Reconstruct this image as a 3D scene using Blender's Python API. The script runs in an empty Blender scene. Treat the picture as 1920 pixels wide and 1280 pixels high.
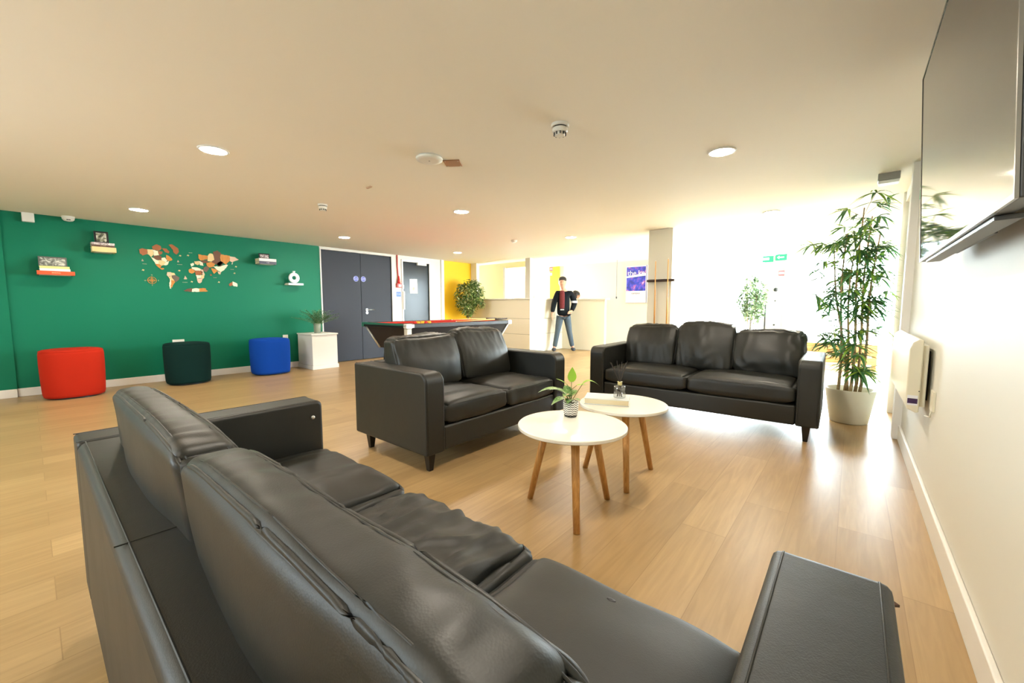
import bpy, bmesh, math, random
from mathutils import Vector, Matrix, noise
from mathutils.bvhtree import BVHTree
random.seed(7)
PI = math.pi
sc = bpy.context.scene
COL = sc.collection

# ------------------------------------------------------------------ camera
H = 1.08
FPX = 760.0
PITCH = math.atan(65 / FPX)
YAW = math.atan(640 / FPX * math.cos(PITCH))
cam_d = bpy.data.cameras.new('camera'); cam = bpy.data.objects.new('camera', cam_d); COL.objects.link(cam)
cam_d.sensor_width = 36; cam_d.lens = FPX / 1920 * 36; cam_d.clip_start = 0.02; cam_d.clip_end = 200
cam.location = (0, 0, H); cam.rotation_euler = (PI / 2 - PITCH, 0, YAW)
sc.camera = cam
# ------------------------------------------------------------------ colour management
sc.view_settings.view_transform = 'Standard'; sc.view_settings.look = 'None'
sc.view_settings.exposure = 0.5; sc.view_settings.gamma = 1; sc.view_settings.use_curve_mapping = False
# ------------------------------------------------------------------ daylight
SKY = 48.0
wd = bpy.data.worlds.new('sky'); sc.world = wd; wd.use_nodes = True
wbg = wd.node_tree.nodes['Background']; wbg.inputs[0].default_value = (0.82, 0.92, 1.0, 1); wbg.inputs[1].default_value = SKY
def portal(name, loc, rot, sx, sy):
    l = bpy.data.lights.new(name, 'AREA'); l.shape = 'RECTANGLE'; l.size = sx; l.size_y = sy
    l.cycles.is_portal = True
    o = bpy.data.objects.new(name, l); COL.objects.link(o); o.location = loc; o.rotation_euler = rot
portal('window_portal', (-1.85, 9.85, 1.2), (-PI / 2, 0, 0), 2.5, 2.0)
portal('window_portal', (3.55, 8.2, 1.2), (PI / 2, 0, PI / 2), 2.8, 2.0)
portal('window_portal', (-8.22, 9.85, 1.47), (-PI / 2, 0, 0), .6, 1.2)
portal('window_portal', (1.2, 9.85, 1.2), (-PI / 2, 0, 0), 4.2, 2.0)
portal('window_portal', (-3.1, -3.02, 1.5), (PI / 2, 0, 0), 1.2, .7)
LAMP_E = 300.0

# ------------------------------------------------------------------ pixel helpers
_f = Vector((-math.sin(YAW) * math.cos(PITCH), math.cos(YAW) * math.cos(PITCH), -math.sin(PITCH)))
_r = Vector((math.cos(YAW), math.sin(YAW), 0)); _u = _r.cross(_f)
def ray(px, py): return _f * FPX + _r * (px - 960) + _u * (640 - py)
def onx(px, py, X):
    d = ray(px, py); t = X / d.x; return Vector((X, d.y * t, H + d.z * t))
def ony(px, py, Y):
    d = ray(px, py); t = Y / d.y; return Vector((d.x * t, Y, H + d.z * t))
def onz(px, py, Z):
    d = ray(px, py); t = (Z - H) / d.z; return Vector((d.x * t, d.y * t, Z))

# ------------------------------------------------------------------ materials
def lin(h):
    h = h.lstrip('#'); o = []
    for i in (0, 2, 4):
        c = int(h[i:i + 2], 16) / 255
        o.append(c / 12.92 if c <= .04045 else ((c + .055) / 1.055) ** 2.4)
    return (*o, 1)
MATS = {}
def mat(name, hexc, rough=.5, metal=0, spec=.5, bump=0, bscale=200, vary=0, vscale=5, coat=0, trans=0, emit=0, sheen=0, bdist=.002, ior=1.45):
    if name in MATS: return MATS[name]
    m = bpy.data.materials.new(name); m.use_nodes = True; nt = m.node_tree; b = nt.nodes['Principled BSDF']
    c = lin(hexc) if isinstance(hexc, str) else hexc
    b.inputs['Base Color'].default_value = c; b.inputs['Roughness'].default_value = rough
    b.inputs['Metallic'].default_value = metal; b.inputs['Specular IOR Level'].default_value = spec
    b.inputs['Coat Weight'].default_value = coat; b.inputs['Transmission Weight'].default_value = trans
    b.inputs['Sheen Weight'].default_value = sheen; b.inputs['IOR'].default_value = ior
    if emit:
        b.inputs['Emission Color'].default_value = c; b.inputs['Emission Strength'].default_value = emit
    tc = nt.nodes.new('ShaderNodeTexCoord')
    if vary:
        n = nt.nodes.new('ShaderNodeTexNoise'); n.inputs['Scale'].default_value = vscale; n.inputs['Detail'].default_value = 5
        nt.links.new(tc.outputs['Object'], n.inputs['Vector'])
        mx = nt.nodes.new('ShaderNodeMix'); mx.data_type = 'RGBA'
        mx.inputs[6].default_value = tuple(x * (1 - vary) for x in c[:3]) + (1,)
        mx.inputs[7].default_value = tuple(min(1, x * (1 + vary)) for x in c[:3]) + (1,)
        nt.links.new(n.outputs['Fac'], mx.inputs[0]); nt.links.new(mx.outputs[2], b.inputs['Base Color'])
    if bump:
        n = nt.nodes.new('ShaderNodeTexNoise'); n.inputs['Scale'].default_value = bscale; n.inputs['Detail'].default_value = 4
        nt.links.new(tc.outputs['Object'], n.inputs['Vector'])
        bp = nt.nodes.new('ShaderNodeBump'); bp.inputs['Strength'].default_value = bump; bp.inputs['Distance'].default_value = bdist
        nt.links.new(n.outputs['Fac'], bp.inputs['Height']); nt.links.new(bp.outputs['Normal'], b.inputs['Normal'])
    MATS[name] = m; return m

def leather():
    m = bpy.data.materials.new('black_leather'); m.use_nodes = True; nt = m.node_tree; b = nt.nodes['Principled BSDF']
    tc = nt.nodes.new('ShaderNodeTexCoord')
    n = nt.nodes.new('ShaderNodeTexNoise'); n.inputs['Scale'].default_value = 6; n.inputs['Detail'].default_value = 6
    nt.links.new(tc.outputs['Object'], n.inputs['Vector'])
    mx = nt.nodes.new('ShaderNodeMix'); mx.data_type = 'RGBA'
    mx.inputs[6].default_value = (.007, .0075, .0055, 1); mx.inputs[7].default_value = (.012, .0125, .009, 1)
    nt.links.new(n.outputs['Fac'], mx.inputs[0]); nt.links.new(mx.outputs[2], b.inputs['Base Color'])
    mr = nt.nodes.new('ShaderNodeMapRange'); mr.inputs[3].default_value = .42; mr.inputs[4].default_value = .54
    nt.links.new(n.outputs['Fac'], mr.inputs[0]); nt.links.new(mr.outputs[0], b.inputs['Roughness'])
    b.inputs['Specular IOR Level'].default_value = .5
    v = nt.nodes.new('ShaderNodeTexVoronoi'); v.inputs['Scale'].default_value = 420
    nt.links.new(tc.outputs['Object'], v.inputs['Vector'])
    w = nt.nodes.new('ShaderNodeTexNoise'); w.inputs['Scale'].default_value = 14; w.inputs['Detail'].default_value = 3
    nt.links.new(tc.outputs['Object'], w.inputs['Vector'])
    b1 = nt.nodes.new('ShaderNodeBump'); b1.inputs['Strength'].default_value = .12; b1.inputs['Distance'].default_value = .001
    b2 = nt.nodes.new('ShaderNodeBump'); b2.inputs['Strength'].default_value = .12; b2.inputs['Distance'].default_value = .006
    nt.links.new(v.outputs['Distance'], b1.inputs['Height']); nt.links.new(w.outputs['Fac'], b2.inputs['Height'])
    nt.links.new(b1.outputs['Normal'], b2.inputs['Normal']); nt.links.new(b2.outputs['Normal'], b.inputs['Normal'])
    return m
LEATHER = leather()

def floor_mat():
    m = bpy.data.materials.new('oak_planks'); m.use_nodes = True; nt = m.node_tree; b = nt.nodes['Principled BSDF']
    tc = nt.nodes.new('ShaderNodeTexCoord')
    mp = nt.nodes.new('ShaderNodeMapping'); mp.inputs['Rotation'].default_value = (0, 0, -PI / 2)
    nt.links.new(tc.outputs['Object'], mp.inputs['Vector'])
    br = nt.nodes.new('ShaderNodeTexBrick'); br.offset = .37; br.squash = 1
    br.inputs['Scale'].default_value = 1; br.inputs['Brick Width'].default_value = 1.25; br.inputs['Row Height'].default_value = .2
    br.inputs['Mortar Size'].default_value = .0018; br.inputs['Mortar Smooth'].default_value = .3
    br.inputs['Color1'].default_value = (0, 0, 0, 1); br.inputs['Color2'].default_value = (1, 1, 1, 1)
    br.inputs['Mortar'].default_value = (.5, .5, .5, 1)
    nt.links.new(mp.outputs[0], br.inputs['Vector'])
    cr = nt.nodes.new('ShaderNodeValToRGB')
    e = cr.color_ramp.elements; e[0].color = lin('#a08359'); e[1].color = lin('#b19468')
    x = cr.color_ramp.elements.new(.5); x.color = lin('#a98c61')
    nt.links.new(br.outputs['Color'], cr.inputs[0])
    mp2 = nt.nodes.new('ShaderNodeMapping'); mp2.inputs['Scale'].default_value = (18, 1.2, 1)
    nt.links.new(tc.outputs['Object'], mp2.inputs['Vector'])
    g = nt.nodes.new('ShaderNodeTexNoise'); g.inputs['Scale'].default_value = 1.6; g.inputs['Detail'].default_value = 8; g.inputs['Distortion'].default_value = 1.6
    # shift the grain from plank to plank
    ad = nt.nodes.new('ShaderNodeVectorMath'); ad.operation = 'MULTIPLY_ADD'
    ad.inputs[1].default_value = (7, 13, 5)
    nt.links.new(br.outputs['Color'], ad.inputs[0]); nt.links.new(mp2.outputs[0], ad.inputs[2]); nt.links.new(ad.outputs[0], g.inputs['Vector'])
    gr = nt.nodes.new('ShaderNodeValToRGB'); gr.color_ramp.elements[0].position = .3; gr.color_ramp.elements[1].position = .75
    gr.color_ramp.elements[0].color = (.84, .81, .77, 1); gr.color_ramp.elements[1].color = (1.06, 1.05, 1.03, 1)
    nt.links.new(g.outputs['Fac'], gr.inputs[0])
    mu = nt.nodes.new('ShaderNodeMix'); mu.data_type = 'RGBA'; mu.blend_type = 'MULTIPLY'; mu.inputs[0].default_value = 1
    nt.links.new(cr.outputs[0], mu.inputs[6]); nt.links.new(gr.outputs[0], mu.inputs[7])
    dk = nt.nodes.new('ShaderNodeMix'); dk.data_type = 'RGBA'; dk.inputs[7].default_value = lin('#6b4c2a')
    fm = nt.nodes.new('ShaderNodeMath'); fm.operation = 'MULTIPLY'; fm.inputs[1].default_value = .4
    nt.links.new(br.outputs['Fac'], fm.inputs[0]); nt.links.new(fm.outputs[0], dk.inputs[0])
    nt.links.new(mu.outputs[2], dk.inputs[6]); nt.links.new(dk.outputs[2], b.inputs['Base Color'])
    b.inputs['Roughness'].default_value = .34; b.inputs['Specular IOR Level'].default_value = .45
    bp = nt.nodes.new('ShaderNodeBump'); bp.inputs['Strength'].default_value = .08; bp.inputs['Distance'].default_value = .002
    nt.links.new(g.outputs['Fac'], bp.inputs['Height']); nt.links.new(bp.outputs['Normal'], b.inputs['Normal'])
    return m

def wood_mat(name, c0, c1, scale=(30, 30, 2), rough=.45):
    m = bpy.data.materials.new(name); m.use_nodes = True; nt = m.node_tree; b = nt.nodes['Principled BSDF']
    tc = nt.nodes.new('ShaderNodeTexCoord'); mp = nt.nodes.new('ShaderNodeMapping'); mp.inputs['Scale'].default_value = scale
    nt.links.new(tc.outputs['Object'], mp.inputs['Vector'])
    g = nt.nodes.new('ShaderNodeTexNoise'); g.inputs['Scale'].default_value = 2; g.inputs['Detail'].default_value = 6; g.inputs['Distortion'].default_value = 1
    nt.links.new(mp.outputs[0], g.inputs['Vector'])
    cr = nt.nodes.new('ShaderNodeValToRGB'); cr.color_ramp.elements[0].color = lin(c0); cr.color_ramp.elements[1].color = lin(c1)
    cr.color_ramp.elements[0].position = .3; cr.color_ramp.elements[1].position = .7
    nt.links.new(g.outputs['Fac'], cr.inputs[0]); nt.links.new(cr.outputs[0], b.inputs['Base Color'])
    b.inputs['Roughness'].default_value = rough
    return m

def picture_mat(name, stops, scale=18, det=6, dist=1.5):
    m = bpy.data.materials.new(name); m.use_nodes = True; nt = m.node_tree; b = nt.nodes['Principled BSDF']
    tc = nt.nodes.new('ShaderNodeTexCoord')
    g = nt.nodes.new('ShaderNodeTexNoise'); g.inputs['Scale'].default_value = scale; g.inputs['Detail'].default_value = det; g.inputs['Distortion'].default_value = dist
    nt.links.new(tc.outputs['Object'], g.inputs['Vector'])
    cr = nt.nodes.new('ShaderNodeValToRGB')
    while len(cr.color_ramp.elements) < len(stops): cr.color_ramp.elements.new(.5)
    for e, (p, c) in zip(cr.color_ramp.elements, stops): e.position = p; e.color = lin(c)
    nt.links.new(g.outputs['Fac'], cr.inputs[0]); nt.links.new(cr.outputs[0], b.inputs['Base Color'])
    b.inputs['Roughness'].default_value = .35
    return m

WHITE = mat('white_paint', '#e6e3dc', .55)
WALLW = mat('white_wall_paint', '#dcdacf', .6, bump=.05, bscale=250)
CEIL = mat('ceiling_paint', '#f3eee3', .8)
GREEN = mat('green_wall_paint', '#006e50', .55, spec=.3, bump=.05, bscale=250)
YELLOW = mat('yellow_wall_paint', '#f0bd14', .6)
DOORG = mat('slate_door_laminate', '#34363d', .5, spec=.2)
DOORB = mat('dark_glossy_door', '#1f2224', .2, spec=.3)
CHROME = mat('brushed_steel', '#c9c9c6', .28, metal=1)
BLACK = mat('black_plastic', '#16171a', .35)
WPLAST = mat('white_plastic', '#e3e1d8', .35)
SKIN = mat('skin', '#c89478', .5)
DARKHAIR = mat('dark_hair', '#1c1816', .5)
PAGES = mat('book_pages', '#ddd0ae', .8)
OAK = wood_mat('oak_leg_wood', '#b07c3f', '#d3a261', (40, 40, 3))
LEAFD = mat('bamboo_leaf_dark', '#4a7f4a', .45, vary=.35, vscale=9)
LEAFL = mat('bamboo_leaf_light', '#86ad3c', .45, vary=.3, vscale=9)
CANE = wood_mat('cane', '#8c6f4a', '#c2a878', (20, 20, 12))
SOIL = mat('soil', '#3b2d20', .9, bump=.6, bscale=60, bdist=.01)
GLASS = bpy.data.materials.new('window_glass'); GLASS.use_nodes = True; nt = GLASS.node_tree; nt.nodes.remove(nt.nodes['Principled BSDF'])
_t = nt.nodes.new('ShaderNodeBsdfTransparent'); _t.inputs[0].default_value = (.94, .97, .97, 1); _g = nt.nodes.new('ShaderNodeBsdfGlossy'); _g.inputs['Roughness'].default_value = .02
_m = nt.nodes.new('ShaderNodeMixShader'); _m.inputs[0].default_value = .07
nt.links.new(_t.outputs[0], _m.inputs[1]); nt.links.new(_g.outputs[0], _m.inputs[2]); nt.links.new(_m.outputs[0], nt.nodes['Material Output'].inputs[0])

# ------------------------------------------------------------------ mesh helpers
def link(o):
    COL.objects.link(o); return o
def tag(o, label=None, cat=None, group=None, kind=None):
    if label: o['label'] = label
    if cat: o['category'] = cat
    if group: o['group'] = group
    if kind: o['kind'] = kind
    return o
def thing(name, label, cat, loc=(0, 0, 0), rz=0, group=None):
    o = bpy.data.objects.new(name, None); o.empty_display_size = .05; o.location = loc; o.rotation_euler = (0, 0, rz)
    link(o); return tag(o, label, cat, group)
def obj(name, bm, m, parent=None, smooth=False, bevel=0, seg=2, loc=None, rot=None):
    me = bpy.data.meshes.new(name)
    bmesh.ops.recalc_face_normals(bm, faces=bm.faces[:])
    bm.to_mesh(me); bm.free()
    for x in (m if isinstance(m, (list, tuple)) else [m]): me.materials.append(x)
    o = bpy.data.objects.new(name, me); link(o)
    if parent: o.parent = parent
    if loc: o.location = loc
    if rot: o.rotation_euler = rot
    if smooth:
        for p in me.polygons: p.use_smooth = True
    if bevel:
        md = o.modifiers.new('bevel', 'BEVEL'); md.width = bevel; md.segments = seg; md.limit_method = 'ANGLE'; md.angle_limit = .7
        for p in me.polygons: p.use_smooth = True
        w = o.modifiers.new('wn', 'WEIGHTED_NORMAL'); w.keep_sharp = True
    return o
def struct(name, bm, m, parent=None, **k):
    o = obj(name, bm, m, parent, **k)
    if not parent: o['kind'] = 'structure'
    return o
def box(x0, x1, y0, y1, z0, z1, bm=None, mi=0):
    bm = bm or bmesh.new()
    v = [bm.verts.new((x, y, z)) for x in (x0, x1) for y in (y0, y1) for z in (z0, z1)]
    for f in ((0, 1, 3, 2), (4, 6, 7, 5), (0, 4, 5, 1), (2, 3, 7, 6), (0, 2, 6, 4), (1, 5, 7, 3)):
        bm.faces.new([v[i] for i in f]).material_index = mi
    return bm
def frustum(a, za, b, zb, bm=None):
    """a, b = (x0,x1,y0,y1) rectangles"""
    bm = bm or bmesh.new()
    A = [bm.verts.new((a[i], a[j], za)) for i, j in ((0, 2), (1, 2), (1, 3), (0, 3))]
    B = [bm.verts.new((b[i], b[j], zb)) for i, j in ((0, 2), (1, 2), (1, 3), (0, 3))]
    bm.faces.new(A); bm.faces.new(B[::-1])
    for i in range(4): bm.faces.new((A[i], A[(i + 1) % 4], B[(i + 1) % 4], B[i]))
    return bm
def lathe(prof, n=32, bm=None, c=(0, 0), cap=True, sx=1, sy=1, pw=2.0):
    """prof list of (r,z)"""
    bm = bm or bmesh.new(); rings = []
    for r, z in prof:
        ring = []
        for i in range(n):
            a = 2 * PI * i / n; ca, sa = math.cos(a), math.sin(a)
            if pw != 2:
                ca = math.copysign(abs(ca) ** (2 / pw), ca); sa = math.copysign(abs(sa) ** (2 / pw), sa)
            ring.append(bm.verts.new((c[0] + r * sx * ca, c[1] + r * sy * sa, z)))
        rings.append(ring)
    for a, b in zip(rings, rings[1:]):
        for i in range(n): bm.faces.new((a[i], a[(i + 1) % n], b[(i + 1) % n], b[i]))
    if cap: bm.faces.new(rings[0][::-1]); bm.faces.new(rings[-1])
    return bm
def tube(pts, r, n=8, bm=None, closed=False, r1=None, cap=True):
    bm = bm or bmesh.new(); pts = [Vector(p) for p in pts]; N = len(pts); rings = []
    ref = Vector((0, 0, 1)) if abs((pts[1] - pts[0]).normalized().z) < .9 else Vector((1, 0, 0))
    for i, p in enumerate(pts):
        if closed: t = (pts[(i + 1) % N] - pts[i - 1])
        else: t = pts[min(i + 1, N - 1)] - pts[max(i - 1, 0)]
        t.normalize(); a = t.cross(ref)
        if a.length < 1e-4: a = t.cross(Vector((0, 1, 0)))
        a.normalize(); b = t.cross(a); ref = b.cross(t) if False else ref
        rr = r if r1 is None else r + (r1 - r) * i / (N - 1)
        rings.append([bm.verts.new(p + (a * math.cos(2 * PI * k / n) + b * math.sin(2 * PI * k / n)) * rr) for k in range(n)])
    m = N if closed else N - 1
    for i in range(m):
        A, B = rings[i], rings[(i + 1) % N]
        for k in range(n): bm.faces.new((A[k], A[(k + 1) % n], B[(k + 1) % n], B[k]))
    if not closed and cap: bm.faces.new(rings[0][::-1]); bm.faces.new(rings[-1])
    return bm
def prism(pts, d, bm=None):
    """pts: list of Vector polygon, d: Vector extrusion"""
    bm = bm or bmesh.new()
    A = [bm.verts.new(p) for p in pts]; B = [bm.verts.new(Vector(p) + d) for p in pts]; n = len(pts)
    bm.faces.new(A); bm.faces.new(B[::-1])
    for i in range(n): bm.faces.new((A[i], B[i], B[(i + 1) % n], A[(i + 1) % n]))
    return bm
def text(name, s, size, m, M, parent=None, ext=.001, align='CENTER'):
    c = bpy.data.curves.new(name, 'FONT'); c.body = s; c.size = size; c.extrude = ext; c.align_x = align; c.align_y = 'CENTER'
    t = bpy.data.objects.new(name + '_c', c); COL.objects.link(t)
    dg = bpy.context.evaluated_depsgraph_get(); me = bpy.data.meshes.new_from_object(t.evaluated_get(dg))
    bpy.data.objects.remove(t)
    me.transform(M); me.materials.clear(); me.materials.append(m); me.name = name
    o = bpy.data.objects.new(name, me); link(o); o.parent = parent
    return o
# text frames: on a wall facing +X (left wall), facing -Y (far wall), facing -X (right wall)
def TX(y, z, x): return Matrix.Translation((x, y, z)) @ Matrix(((0, 0, 1, 0), (1, 0, 0, 0), (0, 1, 0, 0), (0, 0, 0, 1)))
def TY(x, z, y): return Matrix.Translation((x, y, z)) @ Matrix(((1, 0, 0, 0), (0, 0, -1, 0), (0, 1, 0, 0), (0, 0, 0, 1)))
def copy_tree(o, parent=None):
    c = o.copy(); COL.objects.link(c); c.parent = parent
    for ch in [x for x in bpy.data.objects if x.parent == o]: copy_tree(ch, c)
    return c

# ================================================================== THE ROOM
CZ = 2.2; LX = -7.65; RX = .35; FY = 9.6; BY = -2.9
struct('floor', box(-10.2, 3.5, BY, 10, -.1, 0), floor_mat())
struct('ceiling', box(-10.2, 3.5, BY, 10, CZ, CZ + .12), CEIL)
# left wall: green part, white door part, yellow part
struct('wall_left', box(LX - .15, LX, BY, 3.55, 0, CZ), GREEN)
struct('trim_8', box(LX - .1, LX + .03, BY, -.14, 0, CZ), GREEN)
wl = box(LX - .15, LX, 3.55, 3.575, 0, CZ)
box(LX - .15, LX, 5.08, 5.37, 0, CZ, wl); box(LX - .15, LX, 6.09, 6.5, 0, CZ, wl)
box(LX - .15, LX, 3.575, 5.08, 2.17, CZ, wl); box(LX - .15, LX, 5.37, 6.09, 2.08, CZ, wl)
box(LX - .15, LX - .12, 3.575, 5.08, 0, 2.17, wl); box(LX - .15, LX - .12, 5.37, 6.09, 0, 2.08, wl)
struct('wall_left', wl, WALLW)
struct('wall_left', box(LX - .15, LX - .04, 6.5, 7.5, 0, CZ), YELLOW)
struct('trim_1', box(LX - .04, LX + .04, 6.44, 6.52, 0, CZ), WHITE)
# baseboards
struct('baseboard_left', box(LX, LX + .018, -.14, 3.55, 0, .1), WHITE, bevel=.004)
struct('baseboard_left', box(LX, LX + .048, BY, -.14, 0, .1), WHITE, bevel=.004)
struct('baseboard_left', box(LX, LX + .018, 5.1, 5.33, 0, .1), WHITE, bevel=.004)
# right wall
struct('wall_right', box(RX, RX + .15, BY, 4.5, 0, CZ), WALLW)
struct('baseboard_right', box(RX - .018, RX, BY, 4.5, 0, .12), WHITE, bevel=.005)
wb = box(-10.2, -3.7, BY - .1, BY, 0, CZ); box(-2.5, 3.5, BY - .1, BY, 0, CZ, wb); box(-3.7, -2.5, BY - .1, BY, 0, 1.15, wb); box(-3.7, -2.5, BY - .1, BY, 1.85, CZ, wb)
struct('wall_back', wb, WALLW)
w3 = struct('added_rear_window', box(-3.7, -2.5, BY - .08, BY - .02, 1.15, 1.2), WHITE)  # assumed window behind the camera, added and sized for its light
struct('window_frame', box(-3.7, -2.5, BY - .08, BY - .02, 1.8, 1.85), WHITE, w3)
for x_ in (-3.7, -3.12, -2.55): struct('window_frame', box(x_, x_ + .05, BY - .08, BY - .02, 1.2, 1.8), WHITE, w3)
struct('glass_pane', box(-3.65, -2.55, BY - .055, BY - .049, 1.2, 1.8), GLASS, w3)
struct('trim_2', box(RX - .05, RX + .15, 4.5, 4.62, 0, CZ), WHITE, bevel=.004)   # door jamb
struct('trim_3', box(RX - .03, RX + .15, 5.6, 5.7, 0, CZ), WHITE, bevel=.004)
struct('trim_4', box(RX - .01, RX + .12, 4.62, 5.6, 2.1, CZ), WHITE)
struct('wall_right', box(RX, RX + .15, 5.7, 6.7, 0, CZ), WALLW)
# glazed door between the jambs
dr = struct('door_3', box(RX + .03, RX + .075, 4.63, 4.73, .01, 2.1), WHITE)
for b_ in ((4.73, 5.49, .01, .22), (4.73, 5.49, 2.0, 2.1), (5.49, 5.59, .01, 2.1)):
    struct('door_frame', box(RX + .03, RX + .075, b_[0], b_[1], b_[2], b_[3]), WHITE, dr)
struct('glass_pane', box(RX + .048, RX + .056, 4.73, 5.49, .22, 2.0), GLASS, dr)
struct('wall_right', box(RX + .5, RX + .6, 4.5, 6.7, 0, CZ), WALLW)
struct('wall_right', box(RX + .15, 3.5, 6.6, 6.7, 0, CZ), WALLW)
# far wall with windows
fw = box(-4.9, -3.1, FY, FY + .15, 0, CZ)
box(-.62 - .45, -.9, FY, FY + .15, 0, CZ, fw)
box(-3.1, -1.07, FY, FY + .15, 2.12, CZ, fw); box(-.9, 3.35, FY, FY + .15, 2.12, CZ, fw)
box(-10.2, -8.5, FY, FY + .15, 0, CZ, fw); box(-7.95, -4.9, FY, FY + .15, 0, CZ, fw); box(-8.5, -7.95, FY, FY + .15, 0, .9, fw); box(-8.5, -7.95, FY, FY + .15, 2.05, CZ, fw); box(-.9, 3.35, FY, FY + .15, 0, .3, fw); box(-3.1, -1.7, FY, FY + .15, 0, .3, fw)
struct('wall_far', fw, WALLW)
yb = box(-10.2, -8.5, FY - .02, FY, 0, CZ); box(-7.95, -6.3, FY - .02, FY, 0, CZ, yb); box(-8.5, -7.95, FY - .02, FY, 0, .9, yb); box(-8.5, -7.95, FY - .02, FY, 2.05, CZ, yb)
struct('wall_far', yb, mat('overlit_yellow_paint', '#f6ecb4', .6))  # yellow wall bleached in its colour to imitate overexposure
struct('trim_9', box(-6.62, -6.3, FY - .04, FY - .02, 0, CZ), YELLOW)
ws_ = box(3.35, 3.5, 6.6, 6.85, 0, CZ); box(3.35, 3.5, 6.85, 9.75, 0, .3, ws_); box(3.35, 3.5, 6.85, 9.75, 2.12, CZ, ws_); box(3.35, 3.5, 9.55, 9.75, .3, 2.12, ws_)
struct('wall_side', ws_, WALLW)
w5 = struct('added_side_window', box(3.40, 3.46, 6.85, 9.55, .3, .35), WHITE); struct('window_frame', box(3.40, 3.46, 6.85, 9.55, 2.07, 2.12), WHITE, w5)  # unseen side window, added to brighten the reception end
for y_ in (6.85, 8.17, 9.5): struct('window_frame', box(3.40, 3.46, y_, y_ + .05, .35, 2.07), WHITE, w5)
struct('glass_pane', box(3.425, 3.431, 6.9, 9.5, .35, 2.07), GLASS, w5)
def window(name, x0, x1, z0, z1, nx):
    r = struct(name, box(x0, x1, FY + .03, FY + .09, z0, z0 + .05), WHITE)
    struct('window_frame', box(x0, x1, FY + .03, FY + .09, z1 - .05, z1), WHITE, r)
    for i in range(nx + 1):
        x = x0 + (x1 - x0 - .05) * i / nx
        struct('window_frame', box(x, x + .05, FY + .03, FY + .09, z0 + .05, z1 - .05), WHITE, r)
    struct('glass_pane', box(x0 + .05, x1 - .05, FY + .055, FY + .062, z0 + .05, z1 - .05), GLASS, r)
window('window_1', -3.1, -1.7, .3, 2.12, 2)
window('window_2', -.9, 3.35, .3, 2.12, 3)
window('window_4', -8.5, -7.95, .9, 2.05, 1)
# exterior ground so that the windows stand on something
struct('floor', box(-14, 14, 9.8, 30, -.25, -.12), mat('outside_paving', '#cfcabd', .9))
# entrance door beside the signs: white leaf, left ajar, with bar handle
d4 = struct('door_4', box(-1.42, -1.37, FY + .02, FY + .07, .01, 2.1), WHITE)
struct('door_leaf', box(-1.37, -1.07, FY + .02, FY + .07, .01, 2.1), WHITE, d4)
struct('glass_pane', box(-1.7, -1.42, FY + .04, FY + .05, .01, 2.1), GLASS, d4)
GREYM = mat('grey_metal', '#77797c', .35, metal=.6)
struct('door_bar', tube([(-1.5, FY - .02, 1.42), (-1.53, FY - .02, 1.2), (-1.6, FY - .02, .95), (-1.62, FY - .02, .4)], .022, 8), GREYM, d4, smooth=True)
struct('door_bar', tube([(-1.36, FY - .02, 1.36), (-1.36, FY - .02, .5)], .015, 8), mat('dark_metal', '#3b3d40', .35, metal=.6), d4, smooth=True)
for z, r in ((1.42, .04), (1.2, .016), (.72, .02)):
    bm = bmesh.new(); bmesh.ops.create_uvsphere(bm, u_segments=12, v_segments=8, radius=r, matrix=Matrix.Translation((-1.2, FY - .01, z)))
    struct('door_knob', bm, mat('dark_metal', '#3b3d40'), d4, smooth=True)

# ---- double door
JY0, JY1 = 3.58, 5.08
fr = struct('door_1', box(LX - .12, LX + .015, 3.552, 3.575, 0, 2.175), WHITE, bevel=.004)
struct('door_frame', box(LX - .12, LX + .015, 5.08, 5.10, 0, 2.175), WHITE, fr, bevel=.004)
struct('door_frame', box(LX - .12, LX + .015, 3.575, 5.08, 2.15, 2.175), WHITE, fr, bevel=.004)
l1 = struct('door_leaf', box(LX - .06, LX - .015, 3.578, 4.372, .008, 2.147), DOORG, fr, bevel=.003)
l2 = struct('door_leaf', box(LX - .06, LX - .015, 4.378, 5.077, .008, 2.147), DOORG, fr, bevel=.003)
BLUE = mat('blue_sign', '#4a52b0', .4); SIGNW = mat('sign_white', '#e8e8ee', .5)
for lf, yy in ((l1, 4.27), (l2, 4.43)):
    s = obj('door_sign', lathe([(.055, 0), (.055, .003)], 24), BLUE, lf); s.matrix_local = Matrix.Translation((LX - .0145, yy, 1.64)) @ Matrix.Rotation(PI / 2, 4, 'Y')
    bm = tube([(LX - .011, yy + .05 * math.cos(a), 1.64 + .05 * math.sin(a)) for a in [k * PI / 12 for k in range(24)]], .002, 5, closed=True)
    obj('sign_ring', bm, SIGNW, lf)
    text('sign_text', 'Fire door', .022, SIGNW, TX(yy, 1.655, LX - .011), lf)
    text('sign_text', 'keep shut', .022, SIGNW, TX(yy, 1.63, LX - .011), lf)
hd = obj('door_handle', tube([(LX - .015, 4.49, 1.02), (LX + .04, 4.49, 1.02), (LX + .045, 4.50, 1.02), (LX + .045, 4.62, 1.02)], .009, 8), CHROME, l2, smooth=True)
for z in (1.02, .96):
    s = obj('handle_rose', lathe([(.026, 0), (.026, .008)], 20), CHROME, hd); s.matrix_local = Matrix.Translation((LX - .0155, 4.49, z)) @ Matrix.Rotation(PI / 2, 4, 'Y')
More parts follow.
